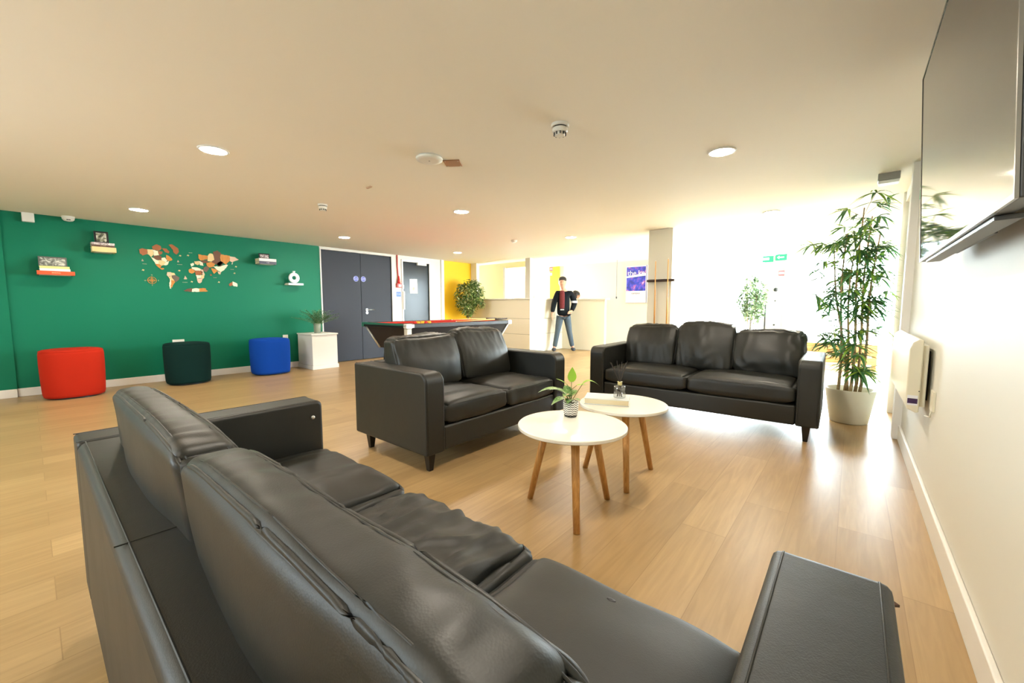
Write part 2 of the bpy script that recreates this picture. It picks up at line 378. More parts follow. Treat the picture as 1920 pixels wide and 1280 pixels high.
# ---- single dark door
f2 = struct('door_2', box(LX - .12, LX + .02, 5.33, 5.37, 0, 2.12), WHITE, bevel=.004)
struct('door_frame', box(LX - .12, LX + .02, 6.09, 6.13, 0, 2.12), WHITE, f2, bevel=.004)
struct('door_frame', box(LX - .12, LX + .02, 5.37, 6.09, 2.075, 2.12), WHITE, f2, bevel=.004)
l3 = struct('door_leaf', box(LX - .06, LX - .015, 5.373, 6.087, .008, 2.072), DOORB, f2, bevel=.003)
struct('door_closer', box(LX - .015, LX + .04, 5.75, 6.0, 2.02, 2.08), WPLAST, f2, bevel=.005)
nt_ = obj('paper_notice', prism([onx(768, 523, LX - .013), onx(782, 523, LX - .013), onx(783, 550, LX - .013), onx(769, 550, LX - .013)], Vector((.001, 0, 0))), mat('paper', '#e9e7dc', .8))
tag(nt_, 'white paper notice with a small brown picture taped to the dark glossy door', 'notice')
obj('printed_picture', box(LX - .0118, LX - .0112, 5.63, 5.69, 1.45, 1.52), picture_mat('notice_print', [(.35, '#7a4a33'), (.6, '#c9a27c'), (.75, '#e9e7dc')], 60), nt_)

# ---- reception: panelled half wall, counter, pillars
CRE = mat('counter_panel', '#efe8d4', .5)
CXR = -5.75
rc = thing('reception_counter', 'long white panelled reception counter with grooved front behind the pool table', 'counter', (CXR, 7.5, 0))
rc_z = [0, .43, .80, 1.25]
for i in range(3):
    obj('front_panel', box(LX - CXR - .15, 0, 0, .1, rc_z[i] + .004, rc_z[i + 1] - .004), CRE, rc, bevel=.004)
    obj('side_panel', box(-.1, 0, .1, 1.46, rc_z[i] + .004, rc_z[i + 1] - .004), CRE, rc, bevel=.004)
obj('recess_strip', box(LX - CXR - .15, -.006, .006, .094, 0, 1.25), mat('groove', '#a39b85', .7), rc)
obj('front_panel', box(0, 1.2, 1.38, 1.46, .004, 1.25), CRE, rc, bevel=.004)
obj('countertop', box(.031, 1.24, 1.33, 1.56, 1.25, 1.285), mat('worktop_white', '#e9e6dd', .3), rc, bevel=.004)
obj('recess_strip', box(-.094, -.006, .094, 1.45, 0, 1.25), mat('groove', '#a39b85', .7), rc)
obj('countertop', box(LX - CXR - .15, .03, -.03, .25, 1.25, 1.285), mat('worktop_white', '#e9e6dd', .3), rc, bevel=.004)
obj('countertop', box(-.3, .03, .25, 1.56, 1.25, 1.285), mat('worktop_white', '#e9e6dd', .3), rc, bevel=.004)
struct('trim_5', box(LX - .1, LX + .16, 7.5, 7.6, 1.286, CZ), WHITE)
struct('trim_6', box(CXR - .14, CXR, 7.5, 7.62, 1.286, CZ), WALLW)
struct('wall_office', box(-10.2, LX - .15, 7.4, 7.5, 0, CZ), WALLW)
xa_ = ony(946, 500, 8.0).x; xb_ = ony(986, 500, 8.0).x; pw = box(-10.2, xa_, 8.0, 8.08, 0, CZ); box(xa_, xb_, 8.0, 8.08, 2.07, CZ, pw)
struct('wall_partition', pw, mat('overlit_yellow_paint', '#f6ecb4', .6))  # same yellow, with the washed-out brightness put into the colour
struct('trim_7', box(xa_ - .03, xa_ + .03, 7.985, 8.095, 0, 2.09), WHITE)
# inner office doorway: white door frame on the yellow wall
d5 = struct('door_5', box(-7.93, -7.4, FY - .05, FY - .021, 0, 2.08), WHITE)
struct('door_leaf', box(-7.85, -7.5, FY - .08, FY - .051, 0, 2.0), mat('pale_grey_door', '#c9cad0', .5), d5)

# ---- column
struct('wall_column', box(-2.37, -2.02, 5.97, 6.32, 0, CZ), WALLW, bevel=.006)

# ================================================================== CEILING FITTINGS
LAMP = bpy.data.materials.new('lamp_diffuser'); LAMP.use_nodes = True
lb = LAMP.node_tree.nodes['Principled BSDF']; lb.inputs['Emission Color'].default_value = (1, .90, .76, 1); lb.inputs['Emission Strength'].default_value = LAMP_E
lb.inputs['Base Color'].default_value = (.8, .8, .8, 1)
lamps = [(-3.57, .93, 'recessed ceiling downlight, the large near one at the upper left'),
 (-6.38, .90, 'recessed ceiling downlight close to the green wall above the world map'),
 (-6.35, 3.36, 'recessed ceiling downlight above the potted plant and dark double door'),
 (-3.6, 3.36, 'recessed ceiling downlight above the two seat sofa, near the middle of the ceiling'),
 (-6.33, 5.79, 'small recessed ceiling downlight in front of the yellow wall'),
 (-3.55, 5.7, 'recessed ceiling downlight between the yellow wall and the pale column'),
 (-.79, 3.3, 'recessed ceiling downlight, the large near one at the right above the three seat sofa'),
 (-.8, 5.74, 'recessed ceiling downlight just left of the top of the bamboo'),
 (-.8, .85, 'recessed ceiling downlight above the nearest sofa, out of the picture overhead'),
 (-3.57, -1.5, 'recessed ceiling downlight behind the camera over the middle of the room'),
 (-6.38, -1.5, 'recessed ceiling downlight behind the camera by the green wall'),
 (-.8, -1.5, 'recessed ceiling downlight behind the camera by the white wall'),
 (-6.7, 8.5, 'recessed ceiling downlight inside the reception office')]
def make_lamp():
    t = thing('downlight', None, 'ceiling light')
    obj('trim_ring', lathe([(.083, 0), (.095, -.004), (.093, -.008), (.08, -.010), (.078, -.003), (.083, 0)], 32, cap=False), WHITE, t, smooth=True)
    obj('diffuser', lathe([(.079, -.002), (.079, -.006)], 32), LAMP, t)
    return t
l0 = make_lamp()
for i, (x, y, s) in enumerate(lamps):
    o = l0 if i == 0 else copy_tree(l0)
    o.location = (x, y, CZ); o['label'] = s; o['group'] = 'round ceiling downlights'
def smoke(px, py, r, label, cat='smoke detector'):
    p = onz(px, py, CZ); t = thing('smoke_detector', label, cat, (p.x, p.y, CZ))
    obj('base', lathe([(r, 0), (r, -.014), (r * .96, -.018)], 32), WPLAST, t, smooth=False, bevel=.002)
    obj('chamber', lathe([(r * .86, -.024), (r * .86, -.045), (r * .75, -.052)], 28), WPLAST, t, bevel=.003)
    bm = lathe([(r * .8, -.018), (r * .8, -.024)], 24); obj('gap_ring', bm, BLACK, t)
    bm = bmesh.new()
    for k in range(10):
        a = 2 * PI * k / 10; box(-.004, .004, r * .6, r * .72, -.066, -.05, bm)
        bmesh.ops.rotate(bm, verts=bm.verts[-8:], cent=(0, 0, 0), matrix=Matrix.Rotation(a, 3, 'Z'))
    obj('vent_fins', bm, mat('dark_vent', '#4a4a48', .5), t)
    obj('cap', lathe([(r * .62, -.052), (r * .62, -.062), (r * .5, -.07)], 24), WPLAST, t, bevel=.002)
    return t
smoke(1050, 233, .055, 'white domed smoke detector on the ceiling, the largest and nearest one')
smoke(605, 383, .05, 'white smoke detector on the ceiling between the two downlights over the floor at left')
p = onz(964, 450, CZ)
tag(obj('motion_sensor', lathe([(.05, 0), (.05, -.02), (.03, -.04)], 20), WPLAST, None, smooth=False, bevel=.003, loc=(p.x, p.y, CZ)), 'tiny white ceiling sensor in front of the reception opening', 'sensor')
p = onz(805, 294, CZ)
rt = thing('ceiling_router', 'flat round white wireless access disc on the ceiling beside a brown plate', 'access point', (p.x, p.y, CZ))
obj('disc_body', lathe([(.085, 0), (.1, -.012), (.095, -.026), (.06, -.03)], 40), WPLAST, rt, smooth=True)
obj('status_mark', lathe([(.006, -.0295), (.006, -.032)], 12), mat('grey_mark', '#8c8a84'), rt)
p = onz(849, 305, CZ)
cp = thing('ceiling_plate', 'small square brown metal blanking plate on the ceiling beside the round white disc', 'ceiling plate', (p.x, p.y, CZ), .62)
obj('plate', box(-.065, .065, -.065, .065, -.008, 0), mat('brown_plate', '#a07c60', .5), cp, bevel=.002)
for x, y in ((-.05, -.05), (.05, .05), (.05, -.05), (-.05, .05)): obj('screw', lathe([(.005, -.010), (.005, -.008)], 8, c=(x, y)), CHROME, cp)
p = onz(692, 350, CZ)
tag(obj('ceiling_hook', box(p.x - .04, p.x + .04, p.y - .008, p.y + .008, CZ - .012, CZ), mat('hook_brown', '#b89a80', .5)), 'tiny pair of brown hooks on the ceiling left of the round white disc', 'hook')
# wall box and dome camera by the green wall
p = onx(52, 405, LX)
tag(obj('alarm_box', box(LX, LX + .06, p.y - .05, p.y + .05, CZ - .11, CZ), WPLAST, bevel=.008), 'small white box high on the green wall under the ceiling', 'alarm box')
p = onz(112, 403, CZ)
dc = thing('dome_camera', 'white dome security camera on the ceiling edge above the green wall', 'camera', (LX + .1, .4, CZ))
obj('mount', lathe([(.06, 0), (.06, -.015), (.055, -.02)], 28), WPLAST, dc, bevel=.002)
obj('dome', lathe([(.055, -.02), (.055, -.035), (.04, -.055), (.015, -.062)], 28), WPLAST, dc, smooth=True)
obj('lens', box(-.004, .05, -.02, .02, -.05, -.032), BLACK, dc, bevel=.008)

# ================================================================== GREEN WALL
def fbook(name_label, y0, y1, z0, z1, d, m, pages='front', title=None, tcol=None, group=None, x0=LX + .01, dy=0, tsize=.012):
    t = thing('book', name_label, 'book', (x0, (y0 + y1) / 2, z0), 0, group)
    w = (y1 - y0) / 2; h = z1 - z0
    bm = box(0, d, -w, w, 0, .003); box(0, d, -w, w, h - .003, h, bm); box(d - .003, d, -w, w, .003, h - .003, bm)
    obj('cover', bm, m, t)
    obj('pages', box(.004, d - .003, -w + .004, w - .004, .003, h - .003), PAGES, t)
    if title: text('spine_title', title, tsize, tcol, TX(0, h / 2, d + .0006), t, .0004)
    return t
def cm(name, h): return mat(name, h, .5)
def shelf_bracket(y0, y1, z, d, label):
    t = thing('floating_shelf', label, 'shelf', (LX, (y0 + y1) / 2, z))
    w = (y1 - y0) / 2 - .02
    obj('shelf_plate', box(.002, d - .02, -w, w, -.003, 0), mat('shelf_metal', '#cfc9b4', .4), t)
    obj('wall_flange', box(0, .003, -w, w, -.003, .03), mat('shelf_metal', '#cfc9b4', .4), t)
# set 1
z = 1.467
shelf_bracket(.10, .40, z - .001, .2, 'thin metal shelf holding the orange book under the grey photo frame')
fbook('orange hardback book at the bottom of the stack on the leftmost wall shelf', .10, .41, z, z + .045, .2, cm('orange_cover', '#e0552c'), title='BAKING', tcol=cm('pale_ink', '#f5c9a0'), tsize=.02, group='books on the wall shelves')
fbook('white book in the middle of the stack on the leftmost wall shelf', .125, .375, z + .046, z + .075, .18, cm('white_cover', '#e7e9e8'), group='books on the wall shelves')
fbook('pale yellow book on top of the stack on the leftmost wall shelf', .125, .37, z + .076, z + .105, .17, cm('pale_yellow_cover', '#d9d38a'), group='books on the wall shelves')
def photo_frame(label, x, y0, y1, z0, z1, m, pm, lean=.06, border=.02):
    t = thing('photo_frame', label, 'picture frame', (x, (y0 + y1) / 2, z0)); t.rotation_euler = (0, -lean * 3, 0)
    w = (y1 - y0) / 2; h = z1 - z0; b = border
    bm = box(-.012, 0, -w, w, 0, b); box(-.012, 0, -w, w, h - b, h, bm); box(-.012, 0, -w, -w + b, b, h - b, bm); box(-.012, 0, w - b, w, b, h - b, bm)
    obj('frame', bm, m, t, bevel=.002)
    obj('picture', box(-.008, -.004, -w + b, w - b, b, h - b), pm, t)
    obj('backing', box(-.012, -.008, -w + b, w - b, b, h - b), BLACK, t)
GREYF = cm('grey_frame', '#5a5c58')
P1 = picture_mat('photo_print_one', [(.3, '#3c3c38'), (.5, '#8c8c84'), (.62, '#d4d2c8')], 22)
P2 = picture_mat('photo_print_two', [(.35, '#2f3128'), (.48, '#7c7a60'), (.56, '#cfcbbc')], 14)
P3 = picture_mat('photo_print_three', [(.35, '#55484a'), (.5, '#a08f8f'), (.6, '#d9cdcb')], 30)
photo_frame('grey framed black and white photo standing on the leftmost wall shelf books', LX + .12, .12, .355, z + .105, z + .225, GREYF, P1, border=.012)
# set 2
q0 = onx(171, 470, LX + .1); q1 = onx(216, 470, LX + .1); y0, y1 = q0.y, q1.y; z = 1.785
shelf_bracket(y0 + .01, y1 - .01, z - .001, .2, 'thin metal shelf holding books, the one left of the world map')
fbook('thick cream bottom book of the stack left of the world map', y0, y1, z, z + .062, .2, cm('cream_cover', '#d6c288'), group='books on the wall shelves')
fbook('dark brown middle book of the stack on the shelf left of the world map', y0, y1 - .01, z + .063, z + .09, .18, cm('brown_cover', '#54382a'), title='GARDENS', tcol=cm('tan_ink', '#b89a80'), group='books on the wall shelves')
fbook('pale pink patterned top book of the stack left of the world map', y0, y1 - .01, z + .091, z + .118, .18, picture_mat('mottled_cover', [(.4, '#7c6a6a'), (.55, '#dccfcf')], 40), group='books on the wall shelves')
photo_frame('upright black framed photo on the book stack left of the world map', LX + .12, y0 + .035, y0 + .17, z + .118, z + .275, BLACK, P2)
# set 3
q0 = onx(482, 495, LX + .1); q1 = onx(514, 495, LX + .1); y0, y1 = q0.y, q1.y; z = onx(500, 495, LX + .19).z
shelf_bracket(y0 + .01, y1 - .01, z - .001, .2, 'thin metal shelf holding books, the one just right of the world map')
fbook('dark grey bottom book of the stack right of the world map', y0, y1, z, z + .045, .19, cm('charcoal_cover', '#4c4e5c'), title='TYPE', tcol=cm('pale_ink2', '#c9c9d2'), tsize=.02, group='books on the wall shelves')
fbook('thick white top book of the stack right of the world map', y0, y1, z + .046, z + .09, .19, cm('offwhite_cover', '#e6dfdc'), group='books on the wall shelves')
photo_frame('small black framed photo on the book stack right of the world map', LX + .12, y0 + .03, y0 + .19, z + .09, z + .18, BLACK, P3, border=.015)
# set 4
q0 = onx(537, 530, LX + .1); q1 = onx(566, 530, LX + .1); y0, y1 = q0.y, q1.y; z = onx(550, 534, LX + .18).z
shelf_bracket(y0 + .01, y1 - .03, z - .001, .17, 'thin metal shelf under the white ring vase')
fbook('thin white book at the bottom under the white ring vase', y0, y1 - .005, z, z + .018, .17, cm('white_cover', '#e7e9e8'), group='books on the wall shelves')
fbook('thin pale grey book lying on top under the white ring vase', y0 + .01, y1, z + .019, z + .035, .16, cm('grey_cover', '#b9bcc8'), group='books on the wall shelves')
t = thing('ring_vase', 'white ring shaped vase with round hole on the rightmost wall shelf', 'vase', (LX + .1, (y0 + y1) / 2, z + .035))
ym = 0
bm = bmesh.new(); R_, r_ = .062, .03
for i in range(40):
    a = 2 * PI * i / 40
    for j in range(14):
        b = 2 * PI * j / 14
        bm.verts.new((.8 * r_ * math.sin(b), (R_ + r_ * math.cos(b)) * math.cos(a), R_ + r_ + (R_ + r_ * math.cos(b)) * math.sin(a)))
bm.verts.ensure_lookup_table()
for i in range(40):
    for j in range(14): bm.faces.new([bm.verts[k] for k in (i * 14 + j, ((i + 1) % 40) * 14 + j, ((i + 1) % 40) * 14 + (j + 1) % 14, i * 14 + (j + 1) % 14)])
obj('ring_body', bm, mat('white_ceramic', '#e9ecec', .4), t, smooth=True)
obj('neck', lathe([(.022, 2 * (R_ + r_) - .01), (.018, 2 * (R_ + r_) + .008), (.025, 2 * (R_ + r_) + .025)], 20), mat('white_ceramic', '#e9ecec'), t, smooth=True)
# sockets
def socket(px0, px1, py0, py1, label):
    a = onx(px0, py0, LX); b = onx(px1, py1, LX)
    t = thing('wall_socket', label, 'socket', (LX, (a.y + b.y) / 2, (a.z + b.z) / 2)); w = (b.y - a.y) / 2; h = .043
    obj('faceplate', box(0, .01, -w, w, -h, h), WPLAST, t, bevel=.002)
    obj('switch', box(.01, .014, -w * .55, -w * .35, .01, .03), WPLAST, t); obj('switch', box(.01, .014, w * .35, w * .55, .01, .03), WPLAST, t)
    obj('pin_hole', box(.0095, .0105, -w * .5, -w * .4, -.02, -.005), BLACK, t); obj('pin_hole', box(.0095, .0105, w * .4, w * .5, -.02, -.005), BLACK, t)
socket(323, 346, 637, 646, 'double white wall socket just above the dark green pouf')
socket(530, 540, 628, 636, 'white wall socket on the green wall just above the blue pouf')
# world map -----------------------------------------------------------
def mp_(X, Y): return onx(250 + X / 9.143, 440 + Y / 9.143, LX)
W_ = {'d': cm('walnut', '#6b4632'), 'o': wood_mat('honey_wood', '#b9742e', '#d08a3c'), 'l': cm('maple', '#dcc08a'), 'w': cm('birch', '#ece0c4'),
      'g': cm('smoke_wood', '#6a5a4c'), 'r': cm('cherry_wood', '#9c5c34'), 'p': cm('rose_wood', '#d8b69c')}
wm = thing('world_map', 'wooden world map of layered brown and cream pieces on the green wall', 'wall decoration', (LX, 1.65, 1.6))
def piece(pts, c, name='continent_piece', th=.008):
    P = [mp_(*q) - Vector((LX, 1.65, 1.6)) for q in pts]
    # roughen the coast
    Q = []
    for i, p in enumerate(P):
        n = P[(i + 1) % len(P)]; Q.append(p)
        k = max(1, int((n - p).length / .018))
        for j in range(1, k):
            m_ = p.lerp(n, j / k); d = (n - p).normalized(); nn = Vector((0, -d.z, d.y)); Q.append(m_ + nn * random.uniform(-.004, .004))
    bm = bmesh.new(); vs = [bm.verts.new(p + Vector((.0005, 0, 0))) for p in Q]; f = bm.faces.new(vs)
    r = bmesh.ops.extrude_face_region(bm, geom=[f]); bmesh.ops.translate(bm, verts=[v for v in r['geom'] if isinstance(v, bmesh.types.BMVert)], vec=(th, 0, 0))
    bmesh.ops.triangulate(bm, faces=bm.faces[:])
    obj(name, bm, W_[c], wm)
PC = [([(95, 250), (150, 230), (235, 250), (240, 330), (160, 355), (110, 320)], 'r'),
 ([(235, 250), (330, 250), (350, 300), (340, 345), (300, 380), (270, 345), (240, 330)], 'l'),
 ([(320, 200), (400, 165), (470, 195), (480, 240), (430, 275), (350, 260), (325, 235)], 'r'),
 ([(330, 258), (420, 280), (440, 350), (350, 360), (335, 300)], 'w'),
 ([(420, 280), (500, 290), (490, 330), (440, 345)], 'r'), ([(490, 230), (570, 240), (620, 290), (600, 320), (540, 300)], 'r'),
 ([(350, 355), (440, 352), (480, 370), (480, 430), (390, 430), (345, 400)], 'd'),
 ([(480, 400), (540, 390), (580, 440), (560, 475), (500, 440), (480, 430)], 'w'),
 ([(560, 345), (600, 360), (650, 400), (670, 430), (620, 450), (580, 440), (560, 390)], 'o'),
 ([(300, 380), (345, 400), (390, 430), (430, 440), (430, 500), (380, 500), (340, 440)], 'w'),
 ([(430, 435), (500, 440), (555, 475), (520, 520), (480, 530), (430, 500)], 'l'),
 ([(555, 475), (610, 450), (590, 510), (560, 525), (520, 520)], 'w'),
 ([(375, 500), (430, 500), (480, 530), (460, 570), (520, 570), (530, 590), (490, 600), (420, 550)], 'o'),
 ([(600, 175), (660, 165), (700, 190), (770, 240), (780, 290), (740, 340), (690, 310), (680, 260), (640, 215)], 'r'),
 ([(580, 640), (640, 640), (650, 700), (600, 720), (570, 690)], 'p'), ([(640, 645), (700, 655), (720, 690), (650, 700)], 'l'),
 ([(650, 700), (720, 690), (790, 730), (780, 770), (730, 810), (690, 770), (660, 740)], 'g'),
 ([(600, 720), (650, 700), (660, 740), (690, 770), (710, 790), (650, 780), (620, 750)], 'l'),
 ([(625, 755), (645, 760), (640, 910), (650, 925), (625, 920), (618, 850)], 'w'),
 ([(645, 770), (700, 780), (715, 815), (680, 860), (660, 905), (642, 900)], 'o'),
 ([(945, 600), (980, 580), (1050, 600), (1050, 640), (1000, 665), (955, 645)], 'o'), ([(1000, 555), (1090, 560), (1150, 585), (1150, 620), (1050, 615), (1000, 580)], 'w'),
 ([(1050, 615), (1150, 615), (1190, 640), (1160, 690), (1070, 690), (1060, 650)], 'r'), ([(1150, 590), (1195, 600), (1225, 680), (1190, 690), (1160, 640)], 'p'),
 ([(1070, 690), (1160, 690), (1160, 740), (1090, 750)], 'w'), ([(1160, 690), (1225, 685), (1200, 750), (1160, 740)], 'l'),
 ([(1090, 750), (1190, 745), (1170, 810), (1140, 830), (1110, 820)], 'p'),
 ([(975, 500), (1030, 480), (1040, 520), (990, 545)], 'w'), ([(1040, 455), (1120, 450), (1150, 490), (1100, 520), (1050, 500)], 'l'), ([(1120, 450), (1190, 480), (1200, 530), (1140, 520)], 'w'),
 ([(1110, 335), (1180, 350), (1270, 360), (1270, 420), (1150, 440), (1115, 400)], 'o'), ([(1270, 370), (1310, 320), (1360, 330), (1385, 430), (1340, 460), (1270, 450)], 'l'),
 ([(1365, 290), (1440, 270), (1500, 320), (1480, 400), (1490, 450), (1540, 480), (1480, 540), (1400, 500), (1335, 460), (1385, 430)], 'd'),
 ([(1430, 490), (1500, 450), (1540, 490), (1500, 545), (1440, 520)], 'g'),
 ([(1490, 330), (1560, 350), (1650, 360), (1650, 450), (1590, 510), (1540, 480), (1490, 440)], 'o'), ([(1650, 370), (1740, 385), (1805, 425), (1740, 450), (1690, 470), (1650, 450)], 'p'),
 ([(1150, 440), (1270, 440), (1280, 480), (1200, 490)], 'd'), ([(1250, 480), (1335, 465), (1400, 505), (1370, 550), (1300, 560), (1255, 520)], 'o'),
 ([(1200, 560), (1270, 540), (1300, 580), (1250, 640), (1190, 620)], 'g'), ([(1370, 540), (1480, 545), (1590, 510), (1620, 520), (1560, 600), (1500, 640), (1430, 600)], 'w'),
 ([(1330, 570), (1430, 600), (1440, 620), (1380, 670), (1350, 620)], 'o'), ([(1440, 625), (1500, 640), (1490, 680), (1460, 670)], 'p'),
 ([(1635, 850), (1690, 810), (1700, 870), (1650, 880)], 'r'), ([(1700, 800), (1780, 840), (1780, 890), (1720, 880), (1695, 850)], 'w'),
 ([(1310, 680), (1335, 675), (1345, 700), (1320, 702)], 'r'), ([(1690, 480), (1705, 470), (1695, 510), (1685, 505)], 'w')]
for pts, c in PC: piece(pts, c)
piece([(860, 955), (930, 925), (1005, 915), (1000, 975), (900, 970)], 'd', 'legend_plaque'); piece([(1005, 930), (1070, 915), (1130, 925), (1130, 975), (1000, 975)], 'w', 'legend_plaque')
piece([(1130, 918), (1240, 918), (1245, 945), (1280, 965), (1240, 975), (1130, 975)], 'o', 'legend_plaque')
def on_map(X, Y): return mp_(X, Y) - Vector((LX, 1.65, 1.6))
cc = on_map(320, 780); rr_ = .046
bm = tube([(.004, cc.y + rr_ * math.cos(a), cc.z + rr_ * math.sin(a)) for a in [2 * PI * k / 28 for k in range(28)]], .0035, 5, closed=True)
tube([(.004, cc.y + rr_ * .55 * math.cos(a), cc.z + rr_ * .55 * math.sin(a)) for a in [2 * PI * k / 24 for k in range(24)]], .0025, 5, bm=bm, closed=True)
for k in range(4):
    a = k * PI / 2; d = Vector((0, math.cos(a), math.sin(a))); e = Vector((0, -math.sin(a), math.cos(a))); c0 = Vector((.004, cc.y, cc.z))
    prism([c0 + d * rr_ * 1.25, c0 + e * .008, c0 - d * .004, c0 - e * .008], Vector((.004, 0, 0)), bm)
obj('compass_rose', bm, W_['o'], wm)
for s, X, Y in (('N', 315, 690), ('S', 325, 865), ('W', 205, 785), ('E', 430, 785)): text('compass_letter', s, .022, W_['l'], Matrix.Translation((-LX, -1.65, -1.6)) @ TX(mp_(X, Y).y, mp_(X, Y).z, LX + .003), wm)
for X, Y, k in ((890, 730, .045), (155, 430, .028), (765, 450, .028)):
    c0 = on_map(X, Y) + Vector((.001, 0, 0)); bm = prism([c0 + Vector((0, -.3 * k, -.35 * k)), c0 + Vector((0, .05 * k, -.35 * k)), c0 + Vector((0, 0, .6 * k))], Vector((.004, 0, 0)))
    prism([c0 + Vector((0, .1 * k, -.35 * k)), c0 + Vector((0, .4 * k, -.35 * k)), c0 + Vector((0, .12 * k, .3 * k))], Vector((.004, 0, 0)), bm)
    prism([c0 + Vector((0, -.45 * k, -.4 * k)), c0 + Vector((0, .5 * k, -.4 * k)), c0 + Vector((0, .3 * k, -.62 * k)), c0 + Vector((0, -.3 * k, -.62 * k))], Vector((.004, 0, 0)), bm)
    obj('boat_piece', bm, W_['p'], wm)
for s, X, Y in (('PACIFIC', 195, 500), ('ATLANTIC', 795, 510), ('ATLANTIC', 885, 815), ('ARCTIC', 980, 310), ('INDIAN', 1400, 735), ('PACIFIC', 1695, 595)):
    text('ocean_name', s, .013, W_['p'], Matrix.Translation((-LX, -1.65, -1.6)) @ TX(mp_(X, Y).y, mp_(X, Y).z, LX + .002), wm)
for X, Y in ((165, 605), (1000, 805), (785, 615), (935, 355), (800, 360), (1757, 548), (1732, 660), (1465, 812)):
    c0 = on_map(X, Y) + Vector((.001, 0, 0)); obj('plane_piece', prism([c0 + Vector((0, .016, .006)), c0 + Vector((0, -.004, .012)), c0 + Vector((0, -.014, -.008)), c0 + Vector((0, .002, -.004)), c0 + Vector((0, .006, -.014))], Vector((.003, 0, 0))), W_['l'], wm)

# fire call point, conduit, notice between the doors
RED = mat('alarm_red', '#c22a22', .35)
fa = thing('fire_alarm_point', 'red fire alarm call point with red conduit between the two dark doors', 'fire alarm', (LX, 5.25, 1.545))
obj('call_box', box(0, .045, -.06, .06, -.045, .045), RED, fa, bevel=.006)
obj('break_glass', box(.045, .048, -.02, .05, -.03, .02), SIGNW, fa)
obj('conduit', tube([(.02, -.01, .04), (.02, -.012, .2), (.02, -.03, .4), (.02, -.03, CZ - 1.545)], .012, 8), RED, fa, smooth=True)
obj('junction_cone', lathe([(.035, .045), (.03, .1), (.012, .2)], 16, c=(.035, -.01)), RED, fa, smooth=True)
fn = thing('fire_action_sign', 'small blue and white instruction sign under the red fire alarm point', 'sign', (LX, 5.25, 1.3))
obj('sign_board', box(0, .004, -.07, .07, -.08, .13), SIGNW, fn); obj('blue_field', box(.004, .005, -.06, .06, .0, .11), mat('soft_blue', '#5f7cb8', .5), fn)
obj('pink_strip', box(.004, .005, -.06, .06, -.065, -.04), mat('pink_strip', '#d9b3ad', .5), fn)
text('sign_text', 'Fire action', .022, SIGNW, TX(0, .06, .0055), fn, .0003)
tag(obj('door_release', box(LX, LX + .05, 5.345, 5.38, 1.02, 1.42), WPLAST, bevel=.006), 'narrow white strip fixed to the frame of the dark glossy door', 'door fitting')
tag(obj('light_switch', box(LX + .021, LX + .03, 5.335, 5.375, 1.48, 1.56), WPLAST, bevel=.002), 'tiny white switch beside the top of the white strip by the dark door', 'switch')

# ================================================================== POUFS
def pouf(x, y, r, h, m, label):
    t = thing('pouf', label, 'pouf', (x, y, 0), 0, 'round fabric poufs along the green wall')
    prof = [(r * .93, .02), (r * .96, .05), (r * .985, h * .35), (r, h * .7), (r * .995, h - .05), (r * .97, h - .02), (r * .9, h - .004), (r * .7, h + .004), (r * .3, h + .008), (.001, h + .009)]
    obj('upholstery', lathe(prof, 56, pw=2.6), m, t, smooth=True)
    obj('base_glide', lathe([(r * .85, 0), (r * .85, .02)], 40), BLACK, t)
    bm = tube([(r * .965 * math.copysign(abs(math.cos(a)) ** (2 / 2.6), math.cos(a)), r * .965 * math.copysign(abs(math.sin(a)) ** (2 / 2.6), math.sin(a)), h - .016) for a in [2 * PI * k / 56 for k in range(56)]], .0035, 5, closed=True)
    obj('seam', bm, m, t, smooth=True)
pouf(-7.22, .31, .275, .575, mat('red_felt', '#b02611', .9, spec=.2, sheen=0, bump=.25, bscale=500), 'bright red round pouf, leftmost by the green wall')
pouf(-7.22, 1.42, .26, .575, mat('dark_green_felt', '#072826', .9, spec=.2, sheen=0, bump=.25, bscale=500), 'dark green round pouf between the red and the blue one')
pouf(-7.22, 2.49, .275, .57, mat('blue_felt', '#0c44a6', .9, spec=.2, sheen=0, bump=.25, bscale=500), 'bright blue round pouf beside the white cabinet')

# ================================================================== WHITE CABINET + PLANT
t = thing('storage_box', 'low white square cabinet against the green wall beside the double door', 'cabinet', (-7.32, 3.31, 0))
obj('carcass', box(-.30, .27, -.22, .22, .07, .59), WHITE, t, bevel=.004)
obj('top_panel', box(-.30, .285, -.235, .235, .592, .615), WHITE, t, bevel=.004)
obj('plinth', box(-.30, .285, -.232, .232, 0, .068), WHITE, t, bevel=.004)

def leaf(bm, base, d, up, L, w, droop=.3, seg=4, mi=0, fold=.25):
    d = d.normalized(); s = d.cross(up)
    if s.length < 1e-3: s = Vector((1, 0, 0))
    s.normalize(); n = s.cross(d); pr = None
    for i in range(seg + 1):
        t_ = i / seg; ww = w * max(0, math.sin(PI * min(1, (.06 + t_ * .94)) ** .75)) if i < seg else .0
        c = base + d * L * t_ + Vector((0, 0, -droop * L * t_ * t_))
        if i == seg: cur = [bm.verts.new(c)]
        else: cur = [bm.verts.new(c - s * ww / 2 + n * fold * ww), bm.verts.new(c), bm.verts.new(c + s * ww / 2 + n * fold * ww)]
        if pr:
            if len(cur) == 3:
                for a in (0, 1): bm.faces.new((pr[a], pr[a + 1], cur[a + 1], cur[a])).material_index = mi
            else:
                for a in (0, 1): bm.faces.new((pr[a], pr[a + 1], cur[0])).material_index = mi
        pr = cur
rnd = random.Random(3)
def rdir(zmin=-.3, zmax=.8):
    a = rnd.uniform(0, 2 * PI); z_ = rnd.uniform(zmin, zmax); r = math.sqrt(max(0, 1 - z_ * z_)); return Vector((r * math.cos(a), r * math.sin(a), z_))
t = thing('potted_fern', 'small fern bouquet in a grey glass vase on the low white cabinet', 'potted plant', (-7.3, 3.3, .616))
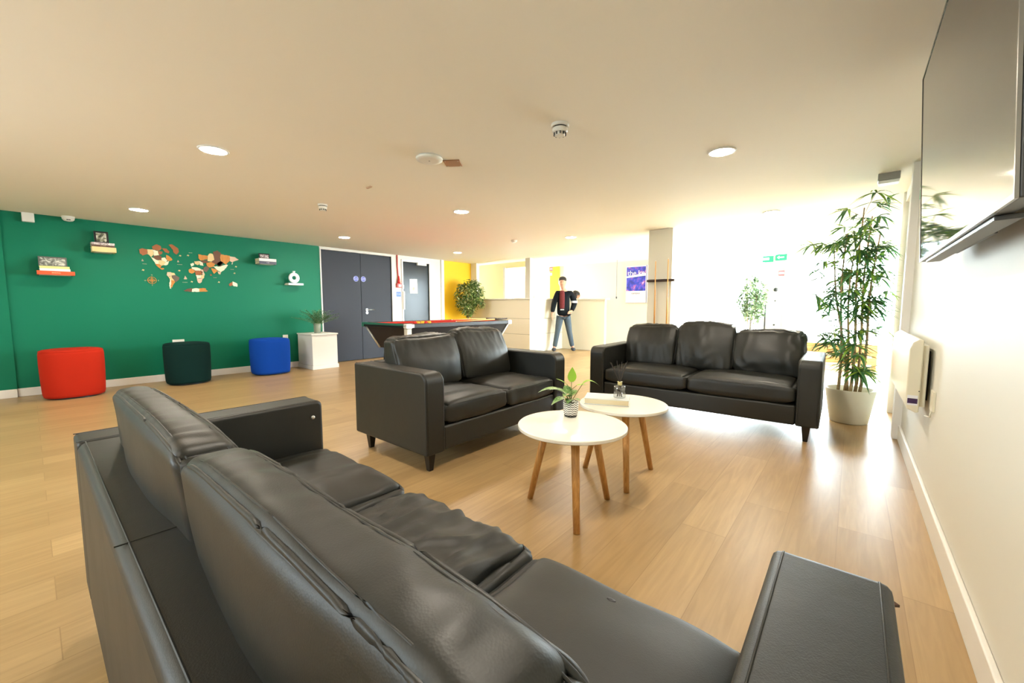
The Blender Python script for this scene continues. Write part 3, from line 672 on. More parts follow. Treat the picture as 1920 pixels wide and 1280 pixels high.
obj('vase', lathe([(.05, 0), (.056, .01), (.06, .1), (.062, .175), (.056, .178), (.052, .12), (.05, .02), (.001, .015)], 32), mat('smoky_glass', '#8c9482', .15, spec=.6), t, smooth=True)
bm = bmesh.new(); bs = bmesh.new()
for i in range(60):
    d = rdir(.15, .98); d.x *= .75; L = rnd.uniform(.17, .30) * (1 if d.z > .35 else 1.15)
    if d.x < -.1: d.x *= -.3
    pts = [Vector((0, 0, .12)) + Vector((d.x * L * s * (1 + .4 * s), d.y * L * s * (1 + .6 * s), .08 * s + d.z * L * s * (1.35 - .45 * s))) for s in [k / 8 for k in range(9)]]
    tube(pts, .0016, 4, bs)
    for k in range(2, 9):
        for sg in (-1, 1):
            dd = (pts[min(k + 1, 8)] - pts[k - 1]).normalized(); sd = dd.cross(Vector((0, 0, 1))).normalized()
            leaf(bm, pts[k], sd * sg + dd * .7 + Vector((0, 0, .15)), Vector((0, 0, 1)), rnd.uniform(.03, .05), .02, .2, 3, rnd.choice((0, 0, 1)))
obj('foliage', bm, [mat('fern_leaf', '#4f7f48', .6), mat('fern_leaf_pale', '#8fae80', .6)], t)
obj('stems', bs, mat('green_stem', '#5b6a36', .6), t)

# ================================================================== POOL TABLE
PX0, PX1, PY0, PY1, PZ = -5.62, -4.5, 3.2, 5.35, .85
pt = thing('pool_table', 'black pool table with red cloth and tapered sides behind the two seat sofa', 'pool table', ((PX0 + PX1) / 2, (PY0 + PY1) / 2, 0))
hx, hy = (PX1 - PX0) / 2, (PY1 - PY0) / 2
PB = mat('pool_black', '#1e1a1b', .45, spec=.3); ALU = mat('aluminium_edge', '#d8d6cf', .3, metal=.7)
obj('cabinet_body', frustum((-hx + .17, hx - .17, -hy + .2, hy - .2), .47, (-hx + .05, hx - .05, -hy + .05, hy - .05), .79), PB, pt)
bm = box(-hx, hx, -hy, -hy + .1, .79, PZ); box(-hx, hx, hy - .1, hy, .79, PZ, bm); box(-hx, -hx + .1, -hy + .1, hy - .1, .79, PZ, bm); box(hx - .1, hx, -hy + .1, hy - .1, .79, PZ, bm)
obj('rail', bm, PB, pt, bevel=.008)
bm = box(-hx + .1, hx - .1, -hy + .1, -hy + .14, .82, PZ - .005); box(-hx + .1, hx - .1, hy - .14, hy - .1, .82, PZ - .005, bm); box(-hx + .1, -hx + .14, -hy + .14, hy - .14, .82, PZ - .005, bm); box(hx - .14, hx - .1, -hy + .14, hy - .14, .82, PZ - .005, bm)
RC = mat('red_baize', '#c8321e', .85)
obj('cushion_rubber', bm, RC, pt, bevel=.01)
obj('playing_cloth', box(-hx + .1, hx - .1, -hy + .1, hy - .1, .79, .815), RC, pt)
for sx in (-1, 1):
    for sy in (-1, 1):
        obj('corner_edge', tube([(sx * (hx - .045), sy * (hy - .045), .79), (sx * (hx - .165), sy * (hy - .195), .47)], .016, 6), ALU, pt, smooth=True)
        obj('corner_cap', box(sx * hx - .06 if sx > 0 else -hx - .004, hx + .004 if sx > 0 else -hx + .06, sy * hy - .09 if sy > 0 else -hy - .004, hy + .004 if sy > 0 else -hy + .09, .785, PZ + .004), ALU if sx > 0 else mat('teal_trim', '#2e6b5b', .4), pt, bevel=.01)
        obj('pocket', lathe([(.05, PZ - .003), (.05, PZ + .005)], 20, c=(sx * (hx - .1), sy * (hy - .1))), BLACK, pt)
        obj('leg', frustum((sx * .36 - .09, sx * .36 + .09, sy * .72 - .09, sy * .72 + .09), 0, (sx * .36 - .07, sx * .36 + .07, sy * .72 - .07, sy * .72 + .07), .47), PB, pt)
obj('name_plate', box(hx - .06, hx + .006, -hy - .006, -hy + .12, .80, .845), mat('plate_white', '#e6e2d8', .4), pt)
text('plate_number', 'N7', .04, BLACK, Matrix.Translation((hx - .03, -hy - .0065, .822)) @ TY(0, 0, 0), pt, .0005)
obj('end_trim', box(-hx + .06, hx - .06, -hy - .006, -hy, .825, PZ + .002), mat('teal_trim', '#2e6b5b'), pt)
obj('coin_handle', box(hx - .03, hx - .005, -.05, .06, .70, .72), ALU, pt)
obj('white_corner_panel', box(hx - .10, hx - .03, -hy + .03, -hy + .10, .5, .79), mat('plate_cream', '#cfc9ba', .45), pt)
bc = [cm('ball_yellow', '#f0b428'), cm('ball_red', '#c8281c')]
for k, (i, j) in enumerate([(i, j) for i in range(5) for j in range(i + 1)]):
    bm = bmesh.new(); bmesh.ops.create_uvsphere(bm, u_segments=16, v_segments=10, radius=.026)
    black = (i == 2 and j == 1)
    o = obj('pool_ball', bm, BLACK if black else bc[(i + j) % 2], None, smooth=True, loc=(PX1 - .42 + (j - i / 2) * .0525, PY0 + .55 + i * .0456 - .1, .8425))
    o.data.materials[0] = BLACK if black else MATS['ball_yellow' if (k % 3) else 'ball_red']
    lab = 'black pool ball in the racked group on the red cloth' if black else ('small yellow pool ball racked at the near end of the red cloth' if k % 3 else 'small red pool ball racked at the near end of the red cloth')
    tag(o, lab, 'ball', 'racked pool balls')
CUEW = wood_mat('cue_wood', '#c98d45', '#e0ac66', (60, 60, 2)); CUED = cm('cue_butt', '#33231a')
def cue(p0, p1, label, group):
    p0 = Vector(p0); p1 = Vector(p1); t = thing('pool_cue', label, 'cue', p0, 0, group); d = p1 - p0
    obj('shaft', tube([d * .28, d], .012, 10, r1=.006), CUEW, t, smooth=True); obj('butt', tube([d * 0, d * .28], .015, 10, r1=.0125), CUED, t, smooth=True)
    obj('tip', tube([d, d * 1.008], .006, 8), mat('cue_tip', '#e8e4da'), t, smooth=True)
cue((PX1 - .22, PY0 + 2.28, PZ + .022), (PX1 - .02, PY0 + .9, PZ + .013), 'pool cue lying along the right rail of the pool table, the lower one', 'cues on the pool table')
cue((PX1 - .45, PY0 + 2.25, PZ + .023), (PX1 - .06, PY0 + .85, PZ + .04), 'pool cue lying across the other cue on the pool table', 'cues on the pool table')

# ================================================================== FICUS by the yellow wall
def bush(name, label, x, y, zc, hz, rx, n, leafL, pot, mats, trunk=True, sd=5, seedshape=None, zpot=0, tall=.3):
    R = random.Random(sd); t = thing(name, label, 'potted plant', (x, y, zpot))
    obj('pot', lathe([(pot * .8, 0), (pot, tall), (pot * .92, tall), (pot * .88, tall - .05), (.001, tall - .05)], 28), mat('grey_planter', '#8d8a84', .6), t, smooth=False, bevel=.004)
    bs = bmesh.new(); tips = []
    for i in range(5):
        a = R.uniform(0, 6.3); top = Vector((rx * .4 * math.cos(a), rx * .4 * math.sin(a), zc - zpot + hz * .3))
        tube([Vector((.02 * math.cos(a), .02 * math.sin(a), tall - .06)), Vector((.06 * math.cos(a), .06 * math.sin(a), (tall + zc) / 2)), top], .012, 6, bs, r1=.006)
    obj('trunk', bs, CANE, t, smooth=True)
    bm = bmesh.new()
    for i in range(n):
        while True:
            v = Vector((R.uniform(-1, 1), R.uniform(-1, 1), R.uniform(-1, 1)))
            if v.length < 1 and (noise.noise(v * 1.9 + Vector((sd, 0, 0))) > .0): break
        p = Vector((v.x * rx, v.y * rx, zc - zpot + v.z * hz)); a = R.uniform(0, 6.3); d = Vector((math.cos(a), math.sin(a), R.uniform(-.6, .5)))
        leaf(bm, p, d, Vector((0, 0, 1)), leafL * R.uniform(.7, 1.2), leafL * .5, .3, 3, R.choice(range(len(mats))))
    obj('foliage', bm, mats, t)
FM = [mat('ficus_dark', '#41602c', .5), mat('ficus_mid', '#6d8a3c', .5), mat('ficus_pale', '#b5bd84', .5)]
bush('ficus_plant', 'bushy green potted ficus in front of the yellow wall behind the pool table', -7.2, 6.98, 1.3, .47, .36, 2000, .08, .17, FM, sd=5)
bush('olive_plant', 'pale green leafy plant beside the bright far window and grey door bars', -1.52, 9.1, 1.2, .52, .24, 1500, .08, .17, [mat('olive_dark', '#5f7a54', .5), mat('olive_pale', '#a9bd9a', .5)], sd=11)
# small plant on counter
t = thing('counter_plant', 'thin leafy stem in a small pot on the reception counter', 'potted plant', (-5.62, 7.65, 1.285)); t.location = (CXR - .06, 7.75, 1.286)
obj('pot', lathe([(.03, 0), (.04, .07), (.03, .07), (.001, .06)], 20), WPLAST, t, smooth=True)
bm = bmesh.new(); bs = bmesh.new(); pts = [Vector((.02 - .1 * s, -.16 * s, .05 + .32 * s - .1 * s * s)) for s in [k / 8 for k in range(9)]]; tube(pts, .003, 5, bs)
for k in range(2, 9):
    for sg in (-1, 1): leaf(bm, pts[k], Vector((.4 * sg, sg * .8, .3)), Vector((0, 0, 1)), .07, .03, .3, 3)
obj('foliage', bm, LEAFD, t); obj('stems', bs, LEAFD, t)

# ================================================================== SOFAS
def cushion_bm(W, D, Hh, r, puff, nx, ny, nz, dfn=None, pe=.6):
    """soft box centred on the origin, x width, y thickness, z height; puff=(py_front,py_back,pz_top,px_side)"""
    hx, hy, hz = W / 2, D / 2, Hh / 2
    pf, pb, pz, px = puff
    def M(a, b, c):
        p = Vector((a * hx, b * hy, c * hz)); q = Vector((max(-hx + r, min(hx - r, p.x)), max(-hy + r, min(hy - r, p.y)), max(-hz + r, min(hz - r, p.z))))
        d = p - q
        if d.length > 1e-9: p = q + d.normalized() * r
        fa = max(0, math.cos(a * PI / 2)) ** pe; fc = max(0, math.cos(c * PI / 2)) ** pe
        fb = max(0, math.cos(b * PI / 2)) ** .6
        p.y += max(0, b) * pf * fa * fc + min(0, b) * pb * fa * fc
        p.z += c * pz * fa * fb; p.x += a * px * fb * fc
        # pull the corners in a little
        k = (abs(a) ** 6) * (abs(c) ** 6); p.x -= math.copysign(.02, a) * k; p.z -= math.copysign(.015, c) * k
        return p
    bm = bmesh.new(); cache = {}
    def V(a, b, c):
        k = (round(a, 5), round(b, 5), round(c, 5))
        if k not in cache: cache[k] = bm.verts.new(M(a, b, c))
        return cache[k]
    def lin_(n): return [math.sin((-1 + 2 * i / n) * PI / 2 * .9) / math.sin(PI / 2 * .9) for i in range(n + 1)]
    A, B, C = lin_(nx), lin_(ny), lin_(nz)
    for s in (-1, 1):
        for i in range(nx):
            for k in range(nz): bm.faces.new((V(A[i], s, C[k]), V(A[i + 1], s, C[k]), V(A[i + 1], s, C[k + 1]), V(A[i], s, C[k + 1])))
        for j in range(ny):
            for k in range(nz): bm.faces.new((V(s, B[j], C[k]), V(s, B[j + 1], C[k]), V(s, B[j + 1], C[k + 1]), V(s, B[j], C[k + 1])))
        for i in range(nx):
            for j in range(ny): bm.faces.new((V(A[i], B[j], s), V(A[i + 1], B[j], s), V(A[i + 1], B[j + 1], s), V(A[i], B[j + 1], s)))
    bmesh.ops.recalc_face_normals(bm, faces=bm.faces[:]); bm.normal_update()
    if dfn:
        mv = [(v, v.co + v.normal * dfn(v.co, v.normal)) for v in bm.verts]
        for v, c in mv: v.co = c
    bvh = BVHTree.FromBMesh(bm)
    def loop(b, n=64, rr=.12, which='y'):
        pts = []
        for i in range(n):
            t_ = 2 * PI * i / n; ca, sa = math.cos(t_), math.sin(t_)
            s = 1 / max(abs(ca), abs(sa))
            p_, q_ = ca * s, sa * s
            if which == 'y': v = M(p_, b, q_); nn = Vector((p_ ** 7, 0, q_ ** 7)).normalized()
            else: v = M(p_, q_, b); nn = Vector((p_ ** 7, q_ ** 7, 0)).normalized()
            if dfn: v = bvh.find_nearest(v + nn * dfn(v, nn))[0]
            pts.append(v)
        for _ in range(4): pts = [(pts[i - 1] + pts[i] * 2 + pts[(i + 1) % n]) / 4 for i in range(n)]
        return pts
    return bm, loop
def wr(seed, amp, fx=6, fz=6, ridge=False, fade=None, fy=6):
    o = Vector((seed * 3.1, seed * 1.7, seed))
    def f(p, n):
        q = Vector((p.x * fx, p.y * fy, p.z * fz)) + o
        v = noise.noise(q + Vector((noise.noise(q * .7), 0, noise.noise(q * .7 + Vector((5, 5, 5))))) * 1.2)
        if ridge: v = (1 - abs(v) * 2.4); v = v * v * (1 if v > 0 else -1) * .6
        k = fade(p) if fade else 1
        return v * amp * k
    return f
def comb(*fs): return lambda p, n: sum(f(p, n) for f in fs)

def bend_obj(bm, fn):
    for v in bm.verts: v.co = fn(v.co)

def sofa(label, W, D, loc, rz, backs, seats, arm_w=.155, ah=.66, seat_h=.45, near=False, name='sofa', R=.07):
    t = thing(name, label, 'sofa', loc, rz, None)
    z0 = .13; hw = W / 2
    # plinth frame
    obj('base_frame', box(-hw + arm_w, hw - arm_w, .02, D - .015, z0, .295), LEATHER, t, bevel=.018, seg=3)
    # arms: rounded front-top corner profile extruded in x
    for s in (-1, 1):
        prof = []
        y1 = D
        prof += [(.0, z0), (y1, z0)]
        for k in range(7):
            a = k / 6 * PI / 2; prof.append((y1 - R + R * math.cos(a), ah - R + R * math.sin(a)))
        prof += [(0, ah)]
        xa = s * hw if s < 0 else hw - arm_w
        bm = prism([Vector((xa, y, z)) for y, z in prof], Vector((arm_w, 0, 0)))
        a_ = obj('armrest', bm, LEATHER, t, bevel=.014, seg=3)
        # stitched seam lines along both top edges
        bmx = bmesh.new()
        for xo in (xa + .016, xa + arm_w - .016):
            pp = [(xo, y, z) for y, z in prof[2:]]
            tube([(xo, D, z0 + .02)] + pp, .0016, 5, bmx)
        obj('stitching', bmx, LEATHER, a_, smooth=True)
    # back frame
    prof = [(0, z0), (.125, z0), (.125, ah - .02), (.115, ah), (.012, ah), (0, ah - .02)]
    b_ = obj('back_frame', prism([Vector((-hw + arm_w, y, z)) for y, z in prof], Vector((W - 2 * arm_w, 0, 0))), LEATHER, t, bevel=.012, seg=3)
    bmx = bmesh.new(); tube([(-hw + arm_w, .02, ah), (hw - arm_w, .02, ah)], .0018, 5, bmx); tube([(-.02, .0, ah), (-.02, .115, ah)], .0015, 5, bmx)
    obj('stitching', bmx, LEATHER, b_)
    for sx in (-1, 1):
        for yy in (.07, D - .08):
            cx = sx * (hw - .085)
            obj('leg', frustum((cx - .016, cx + .016, yy - .016, yy + .016), 0, (cx - .03, cx + .03, yy - .03, yy + .03), z0 + .002), mat('black_wood_leg', '#15120f', .35), t, bevel=.003)
    hres = 1.6 if near else 1
    for i, (x0, x1, dz, wf) in enumerate(seats):
        Ws = x1 - x0 - .004; T = seat_h - .295; Ds = D - .13 - .0
        bm, loop = cushion_bm(Ws, Ds, T, .035, (.0, 0, .018, .002), int(34 * hres), int(34 * hres), 8, wf)
        M = Matrix.Translation(((x0 + x1) / 2, .13 + Ds / 2 - .006, .297 + T / 2 + dz))
        bmesh.ops.transform(bm, matrix=M, verts=bm.verts)
        c = obj('seat_cushion', bm, LEATHER, t, smooth=True)
        bmx = bmesh.new(); tube([M @ p for p in loop(.72, 72, which='z')], .0035, 6, bmx, closed=True)
        if not near: obj('piping', bmx, LEATHER, c, smooth=True)
        else: bmx.free()
    pf_ = (.018, .018, .010, .005) if near else (.05, .05, .012, .005)
    for i, (x0, x1, top, lean, ybot, th, wf) in enumerate(backs):
        Ws = x1 - x0 - .004; zb = seat_h - .01; Hc = top - zb
        bm, loop = cushion_bm(Ws, th, Hc, .035, pf_, int(44 * hres), int(12 * hres), int(26 * hres), wf, 1.1 if near else .6)
        def place(p, x0=x0, x1=x1, zb=zb, Hc=Hc, lean=lean, ybot=ybot, th=th):
            k = (p.z + Hc / 2) / Hc
            taper = 1 - .22 * max(0, k - .55) / .45
            return Vector((p.x + (x0 + x1) / 2, ybot + p.y * taper - lean * max(0, k) ** 1.15, zb + Hc / 2 + p.z))
        for v in bm.verts: v.co = place(v.co)
        c = obj('back_cushion', bm, LEATHER, t, smooth=True)
        bmx = bmesh.new()
        for b in ((-.93, .9) if near else (-.82, .82)): tube([place(p) for p in loop(b, 140 if near else 96)], .0042 if near else .003, 6, bmx, closed=True)
        if near:
            for b in (-.62, .62): tube([place(p) for p in loop(b, 140)], .0016, 5, bmx, closed=True)
        obj('piping', bmx, LEATHER, c, smooth=True)
    return t
topfade = lambda p: max(0, min(1, (p.z + .05) * 6))
stripfade = lambda p: topfade(p) * max(0, 1 - (abs(p.y) / .06) ** 2)
# near sofa: local x = world x + .95 ; back at y .07
DN = .76
ns = sofa('nearest black leather sofa seen from behind, with a torn hole in its seat', 2.04, DN, (-.95, .07, 0), 0,
    backs=[(-.79, .09, .838, .075, .195, .13, comb(wr(1, .008, 3, 3), wr(2, .007, 20, 3, True, stripfade, 3))), (.09, .84, .842, .075, .195, .13, comb(wr(3, .008, 3, 3), wr(4, .007, 18, 3, True, stripfade, 3)))],
    seats=[(-.865, -.22, .008, comb(wr(5, .01, 4, 4), wr(6, .009, 10, 4, True, None, 3))), (-.22, .34, 0, comb(wr(7, .012, 3, 3), wr(8, .02, 13, 4, True, None, 3.5), wr(48, .008, 26, 4, True, None, 7))), (.34, .865, .0, wr(9, .006, 3, 3))], near=True, R=.025)
p = onz(1146, 1126, .455)
o = obj('torn_hole', lathe([(.009, 0), (.007, .0015), (.001, .001)], 14, sx=1.3, sy=.6), BLACK, ns, smooth=True, loc=(p.x + .95, p.y - .07, .457))
p = onz(1690, 1142, .60)
obj('torn_flap', prism([Vector((p.x + .95 - .018, p.y - .07 - .008, .60)), Vector((p.x + .95 - .002, p.y - .07, .602)), Vector((p.x + .95 - .018, p.y - .07 + .008, .606))], Vector((0, 0, .004))), cm('torn_backing', '#4a3428'), ns)
# round badge on the inner left arm
o = obj('arm_rivet', lathe([(.009, 0), (.008, .003), (.003, .004)], 16), CHROME, ns, smooth=True, loc=(-1.02 + .156, .715, .59), rot=(0, PI / 2, 0))
# loveseat faces +x
ls = sofa('two seat black leather sofa between the pool table and the round tables', 1.6, .86, (-2.87, 2.36, 0), -PI / 2,
    backs=[(.0, .635, .85, .10, .27, .19, comb(wr(13, .02, 3, 3), wr(14, .012, 16, 4, True, topfade))), (-.62, .0, .875, .10, .27, .19, comb(wr(15, .02, 3, 3), wr(16, .012, 16, 4, True, topfade)))],
    seats=[(-.64, .0, 0, comb(wr(17, .008, 4, 4), wr(18, .008, 5, 7, True))), (.0, .64, 0, comb(wr(19, .01, 4, 4), wr(20, .01, 5, 7, True)))])
s3 = sofa('three seat black leather sofa with three back cushions beside the tall bamboo', 1.98, .86, (-1.16, 4.72, 0), PI + .02,
    backs=[(.27, .83, .875, .09, .25, .18, comb(wr(23, .015, 3, 3), wr(24, .012, 12, 3, True))), (-.28, .27, .91, .09, .25, .18, comb(wr(25, .02, 3, 3), wr(26, .012, 12, 3, True))),
           (-.84, -.28, .85, .09, .25, .20, comb(wr(27, .03, 3, 3), wr(28, .016, 8, 6, True)))],
    seats=[(.0, .83, 0, comb(wr(29, .005, 4, 4), wr(30, .003, 5, 7, True))), (-.83, .0, 0, comb(wr(31, .005, 4, 4), wr(32, .004, 5, 7, True)))])

# ================================================================== COFFEE TABLES
TOPW = mat('table_white', '#f0ece0', .22)
def coffee(label, x, y, z, r, angs, rl=.245):
    t = thing('coffee_table', label, 'coffee table', (x, y, 0), 0, 'round white coffee tables')
    obj('tabletop', lathe([(r - .006, z - .022), (r, z - .018), (r, z - .004), (r - .005, z)], 72), TOPW, t, bevel=.001)
    for a in angs:
        a = math.radians(a); b = Vector((rl * math.cos(a), rl * math.sin(a), 0)); tp = Vector((r * .5 * math.cos(a), r * .5 * math.sin(a), z - .02))
        l = obj('leg', tube([b, b.lerp(tp, .5), tp], .016, 14, r1=.022), OAK, t, smooth=True)
        obj('mount_plate', lathe([(.028, z - .03), (.028, z - .021)], 20, c=(tp.x, tp.y)), CHROME, l)
coffee('round white coffee table carrying the small potted plant', -1.105, 1.81, .465, .285, (-52, 66, 191))
coffee('round white coffee table with a book and reed diffuser, behind the other', -1.085, 2.385, .475, .27, (-58, 64, 188))
# plant on table 1
p = onz(1070, 780, .465)
t = thing('potted_houseplant', 'little leafy plant in a black and white patterned pot on the front table', 'potted plant', (p.x, p.y, .466))
PATM = bpy.data.materials.new('patterned_pot'); PATM.use_nodes = True; nt = PATM.node_tree; b = nt.nodes['Principled BSDF']
tc = nt.nodes.new('ShaderNodeTexCoord'); sp = nt.nodes.new('ShaderNodeSeparateXYZ'); nt.links.new(tc.outputs['Object'], sp.inputs[0])
at = nt.nodes.new('ShaderNodeMath'); at.operation = 'ARCTAN2'; nt.links.new(sp.outputs[0], at.inputs[0]); nt.links.new(sp.outputs[1], at.inputs[1])
def mth(op, a, bv):
    n_ = nt.nodes.new('ShaderNodeMath'); n_.operation = op
    for i_, q_ in enumerate((a, bv)):
        if isinstance(q_, (int, float)): n_.inputs[i_].default_value = q_
        elif q_ is not None: nt.links.new(q_, n_.inputs[i_])
    return n_.outputs[0]
u_ = mth('MULTIPLY', at.outputs[0], 6); w_ = mth('MULTIPLY', sp.outputs[2], 520)
zig = mth('MULTIPLY', mth('ABSOLUTE', mth('SINE', u_, None), None), 3.0)
pat = mth('GREATER_THAN', mth('SINE', mth('ADD', w_, zig), None), .35)
mx = nt.nodes.new('ShaderNodeMix'); mx.data_type = 'RGBA'; mx.inputs[6].default_value = lin('#eeebe2'); mx.inputs[7].default_value = lin('#34342f')
nt.links.new(pat, mx.inputs[0]); nt.links.new(mx.outputs[2], b.inputs['Base Color']); b.inputs['Roughness'].default_value = .5
obj('pot', lathe([(.036, .008), (.041, .03), (.043, .085), (.039, .085), (.037, .075), (.001, .075)], 40), PATM, t, smooth=True)
obj('pot_base', lathe([(.033, 0), (.037, .009)], 32), mat('dark_clay', '#33322e', .6), t)
obj('soil', lathe([(.037, .074), (.001, .078)], 24, cap=False), SOIL, t)
bm = bmesh.new(); bs = bmesh.new()
VL = picture_mat('variegated_leaf', [(.4, '#4f7d3c'), (.55, '#86a860'), (.7, '#cfdcae')], 45, 3, 3); VL2 = mat('lime_leaf', '#8fba3a', .4)
cr_ = _r; ff = Vector((_f.x, _f.y, 0)).normalized()
def pl(dx, dy, dz, L, w, dr, mi, base=(0, 0, .08), stem=.04):
    d = (cr_ * dx + ff * dy + Vector((0, 0, dz))).normalized(); b0 = Vector(base); b1 = b0 + (d + Vector((0, 0, .6))).normalized() * stem
    tube([b0, b1], .0018, 5, bs); leaf(bm, b1, d, Vector((0, 0, 1)) if abs(d.z) < .9 else ff * -1, L, w, dr, 7, mi, .12)
pl(-1, -.1, .6, .17, .07, .5, 0, stem=.07); pl(-.75, -.5, .25, .12, .065, .45, 0, stem=.035); pl(-.9, .4, .7, .14, .06, .5, 0, stem=.05)
pl(-.5, -.7, .7, .09, .055, .5, 0, stem=.04); pl(.3, .7, .6, .09, .05, .4, 0, stem=.04); pl(-.3, .2, .9, .08, .045, .4, 0, stem=.05)
pl(.04, 0, 1, .085, .05, 0, 1, stem=.115); pl(-.8, 0, .5, .075, .03, .1, 1, (0, 0, .15), .04); pl(.8, .1, .1, .065, .035, .1, 1, (0, 0, .15), .04)
pl(.9, 0, .75, .13, .045, .75, 1, stem=.12); pl(.6, -.6, .4, .06, .04, .4, 0, stem=.02); pl(-.3, -.8, .4, .08, .05, .5, 0, stem=.02)
obj('foliage', bm, [VL, VL2], t, smooth=True); obj('stems', bs, mat('green_stem', '#5b6a36'), t, smooth=True)
BOTTLE = GLASS.copy(); BOTTLE.name = 'bottle_glass'
for n_ in BOTTLE.node_tree.nodes:
    if n_.type == 'MIX_SHADER': n_.inputs[0].default_value = .22
    if n_.type == 'BSDF_TRANSPARENT': n_.inputs[0].default_value = (.88, .9, .9, 1)
# book on table 2
a = onz(1095, 757, .475); b2 = onz(1180, 763, .475); dd = (b2 - a); ang = math.atan2(dd.y, dd.x)
t = thing('book', 'thick hardback book with pale cover lying on the rear round table', 'book', (a.x, a.y, .4755), ang)
L_ = min(dd.length, .27); Wd = .17
bm = box(0, L_, 0, Wd, 0, .004); box(0, L_, 0, Wd, .034, .038, bm); box(0, L_, Wd - .004, Wd, .004, .034, bm)
obj('cover', bm, mat('pale_cover', '#d9dcda', .4), t); obj('pages', box(.004, L_ - .004, .004, Wd - .004, .0045, .0335), PAGES, t)
q = t.location + Matrix.Rotation(ang, 3, 'Z') @ Vector((L_ * .78, Wd * .45, .0385))
t = thing('reed_diffuser', 'glass reed diffuser bottle with gold neck standing on the book', 'diffuser', q)
obj('bottle', lathe([(.034, 0), (.037, .003), (.037, .065), (.033, .073), (.013, .077)], 32), BOTTLE, t, smooth=True)
obj('neck_collar', lathe([(.012, .0775), (.015, .086), (.012, .096), (.018, .10), (.001, .10)], 24), mat('pale_gold', '#d8cf9a', .3, metal=.8), t, smooth=True)
for k in range(8):
    a_ = k * .785 + .3; tl = .02 + .012 * (k % 3); obj('reed', tube([(-.016 * math.cos(a_), -.016 * math.sin(a_), .006), (0, 0, .09), (tl * 1.7 * math.cos(a_), tl * 1.7 * math.sin(a_), .215 + .012 * (k % 2))], .002, 5), mat('dark_reed', '#3a332d', .7), t)

# ================================================================== BAMBOO
BX, BYY = .02, 4.93
t = thing('bamboo_plant', 'tall potted bamboo with thin green leaves between the sofa and white wall', 'potted plant', (BX, BYY, 0))
obj('pot', lathe([(.14, 0), (.145, .01), (.19, .31), (.187, .318), (.178, .316), (.168, .26), (.001, .26)], 56), mat('cream_planter', '#d9d5c3', .35), t, smooth=True)
obj('soil', lathe([(.17, .261), (.1, .268), (.001, .27)], 30, cap=False), SOIL, t)
bm = bmesh.new(); tw = bmesh.new(); RB = random.Random(21)
canes = [(-.09, 0, -.11, -.03, 1.75), (-.04, .03, -.05, .03, 1.6), (.0, -.03, .0, -.02, 1.97), (.035, .02, .06, .05, 1.9), (.065, -.01, .12, -.04, 1.72), (-.02, .05, -.2, .1, 1.65)]
for (x0, y0, x1, y1, h) in canes:
    pts = [Vector((x0 + (x1 - x0) * s + .012 * math.sin(s * 7), y0 + (y1 - y0) * s, .25 + (h - .25) * s)) for s in [k / 14 for k in range(15)]]
    cb = tube(pts, .0135, 8, r1=.005)
    for k in range(1, 14): tube([pts[k] - Vector((0, 0, .004)), pts[k] + Vector((0, 0, .004))], .0155 - .0085 * k / 14, 8, cb)
    obj('cane', cb, CANE, t, smooth=True)
    z_ = .48
    while z_ < h + .02:
        s = min(1, (z_ - .25) / (h - .25)); i = min(13, int(s * 14)); p0 = pts[i].lerp(pts[i + 1], s * 14 - i) if i < 14 else pts[-1]
        for _ in range(2 if z_ > .95 and RB.random() < .8 else 1):
            a = RB.uniform(0, 2 * PI); Lb = RB.uniform(.1, .3) * (1.0 if z_ > .9 else .75); up = RB.uniform(.1, .9)
            d = Vector((math.cos(a), math.sin(a), up)).normalized(); p1 = p0 + d * Lb
            if p1.x + BX > .22: continue
            tube([p0, p0.lerp(p1, .5) + Vector((0, 0, .01)), p1], .002, 4, tw)
            for (pc, nl) in ((p1, 9), (p0.lerp(p1, .6), 5)):
                for q_ in range(nl):
                    a2 = a + RB.uniform(-1.7, 1.7); dl = Vector((math.cos(a2), math.sin(a2), RB.uniform(-.45, .55)))
                    L = RB.uniform(.13, .22)
                    if pc.x + dl.x * L + BX > .33 or (pc.z + dl.z * L < .92 and (pc.x + dl.x * L + BX < -.13 and pc.y + dl.y * L + BYY < 4.8)): continue
                    leaf(bm, pc, dl, Vector((0, 0, 1)), L, RB.uniform(.02, .027), RB.uniform(.1, .6), 4, 1 if RB.random() < .3 else 0)
        z_ += RB.uniform(.09, .15)
obj('foliage', bm, [LEAFD, LEAFL], t); obj('twigs', tw, mat('green_stem', '#5b6a36'), t)

# ================================================================== RIGHT WALL: TV, heater
tv = thing('television', 'large wall mounted flat television with glossy dark screen on the right wall', 'television', (.209, 1.945, 1.695), 0)
tv.rotation_euler = (0, math.radians(-2.8), 0)
W2, H2 = .725, .41
obj('housing', box(0, .035, -W2, W2, -H2, H2), mat('tv_back', '#3a3937', .4), tv, bevel=.004)
SCR = mat('tv_screen', '#24231f', .045, spec=.45)
obj('screen', box(-.004, 0, -W2 + .008, W2 - .008, -H2 + .012, H2 - .008), SCR, tv)
bm = box(-.006, .0, -W2, W2, -H2, -H2 + .011); box(-.006, 0, -W2, W2, H2 - .007, H2, bm); box(-.006, 0, -W2, -W2 + .007, -H2 + .011, H2 - .007, bm); box(-.006, 0, W2 - .007, W2, -H2 + .011, H2 - .007, bm)
obj('bezel', bm, mat('tv_bezel', '#8c8a86', .25, metal=.8), tv)
obj('speaker_bar', box(.004, .05, -W2 + .2, W2 - .12, -H2 - .012, -H2), mat('speaker_grey', '#4b4a48', .4), tv, bevel=.003)
obj('speaker_bar', box(.052, .058, -.25, .3, -H2 - .01, -H2 + .1), mat('speaker_grey', '#4b4a48'), tv)
tag(obj('wall_bracket', box(RX - .045, RX, 1.65, 2.25, 1.45, 1.85), BLACK), 'black metal bracket holding the television to the right wall', 'bracket')
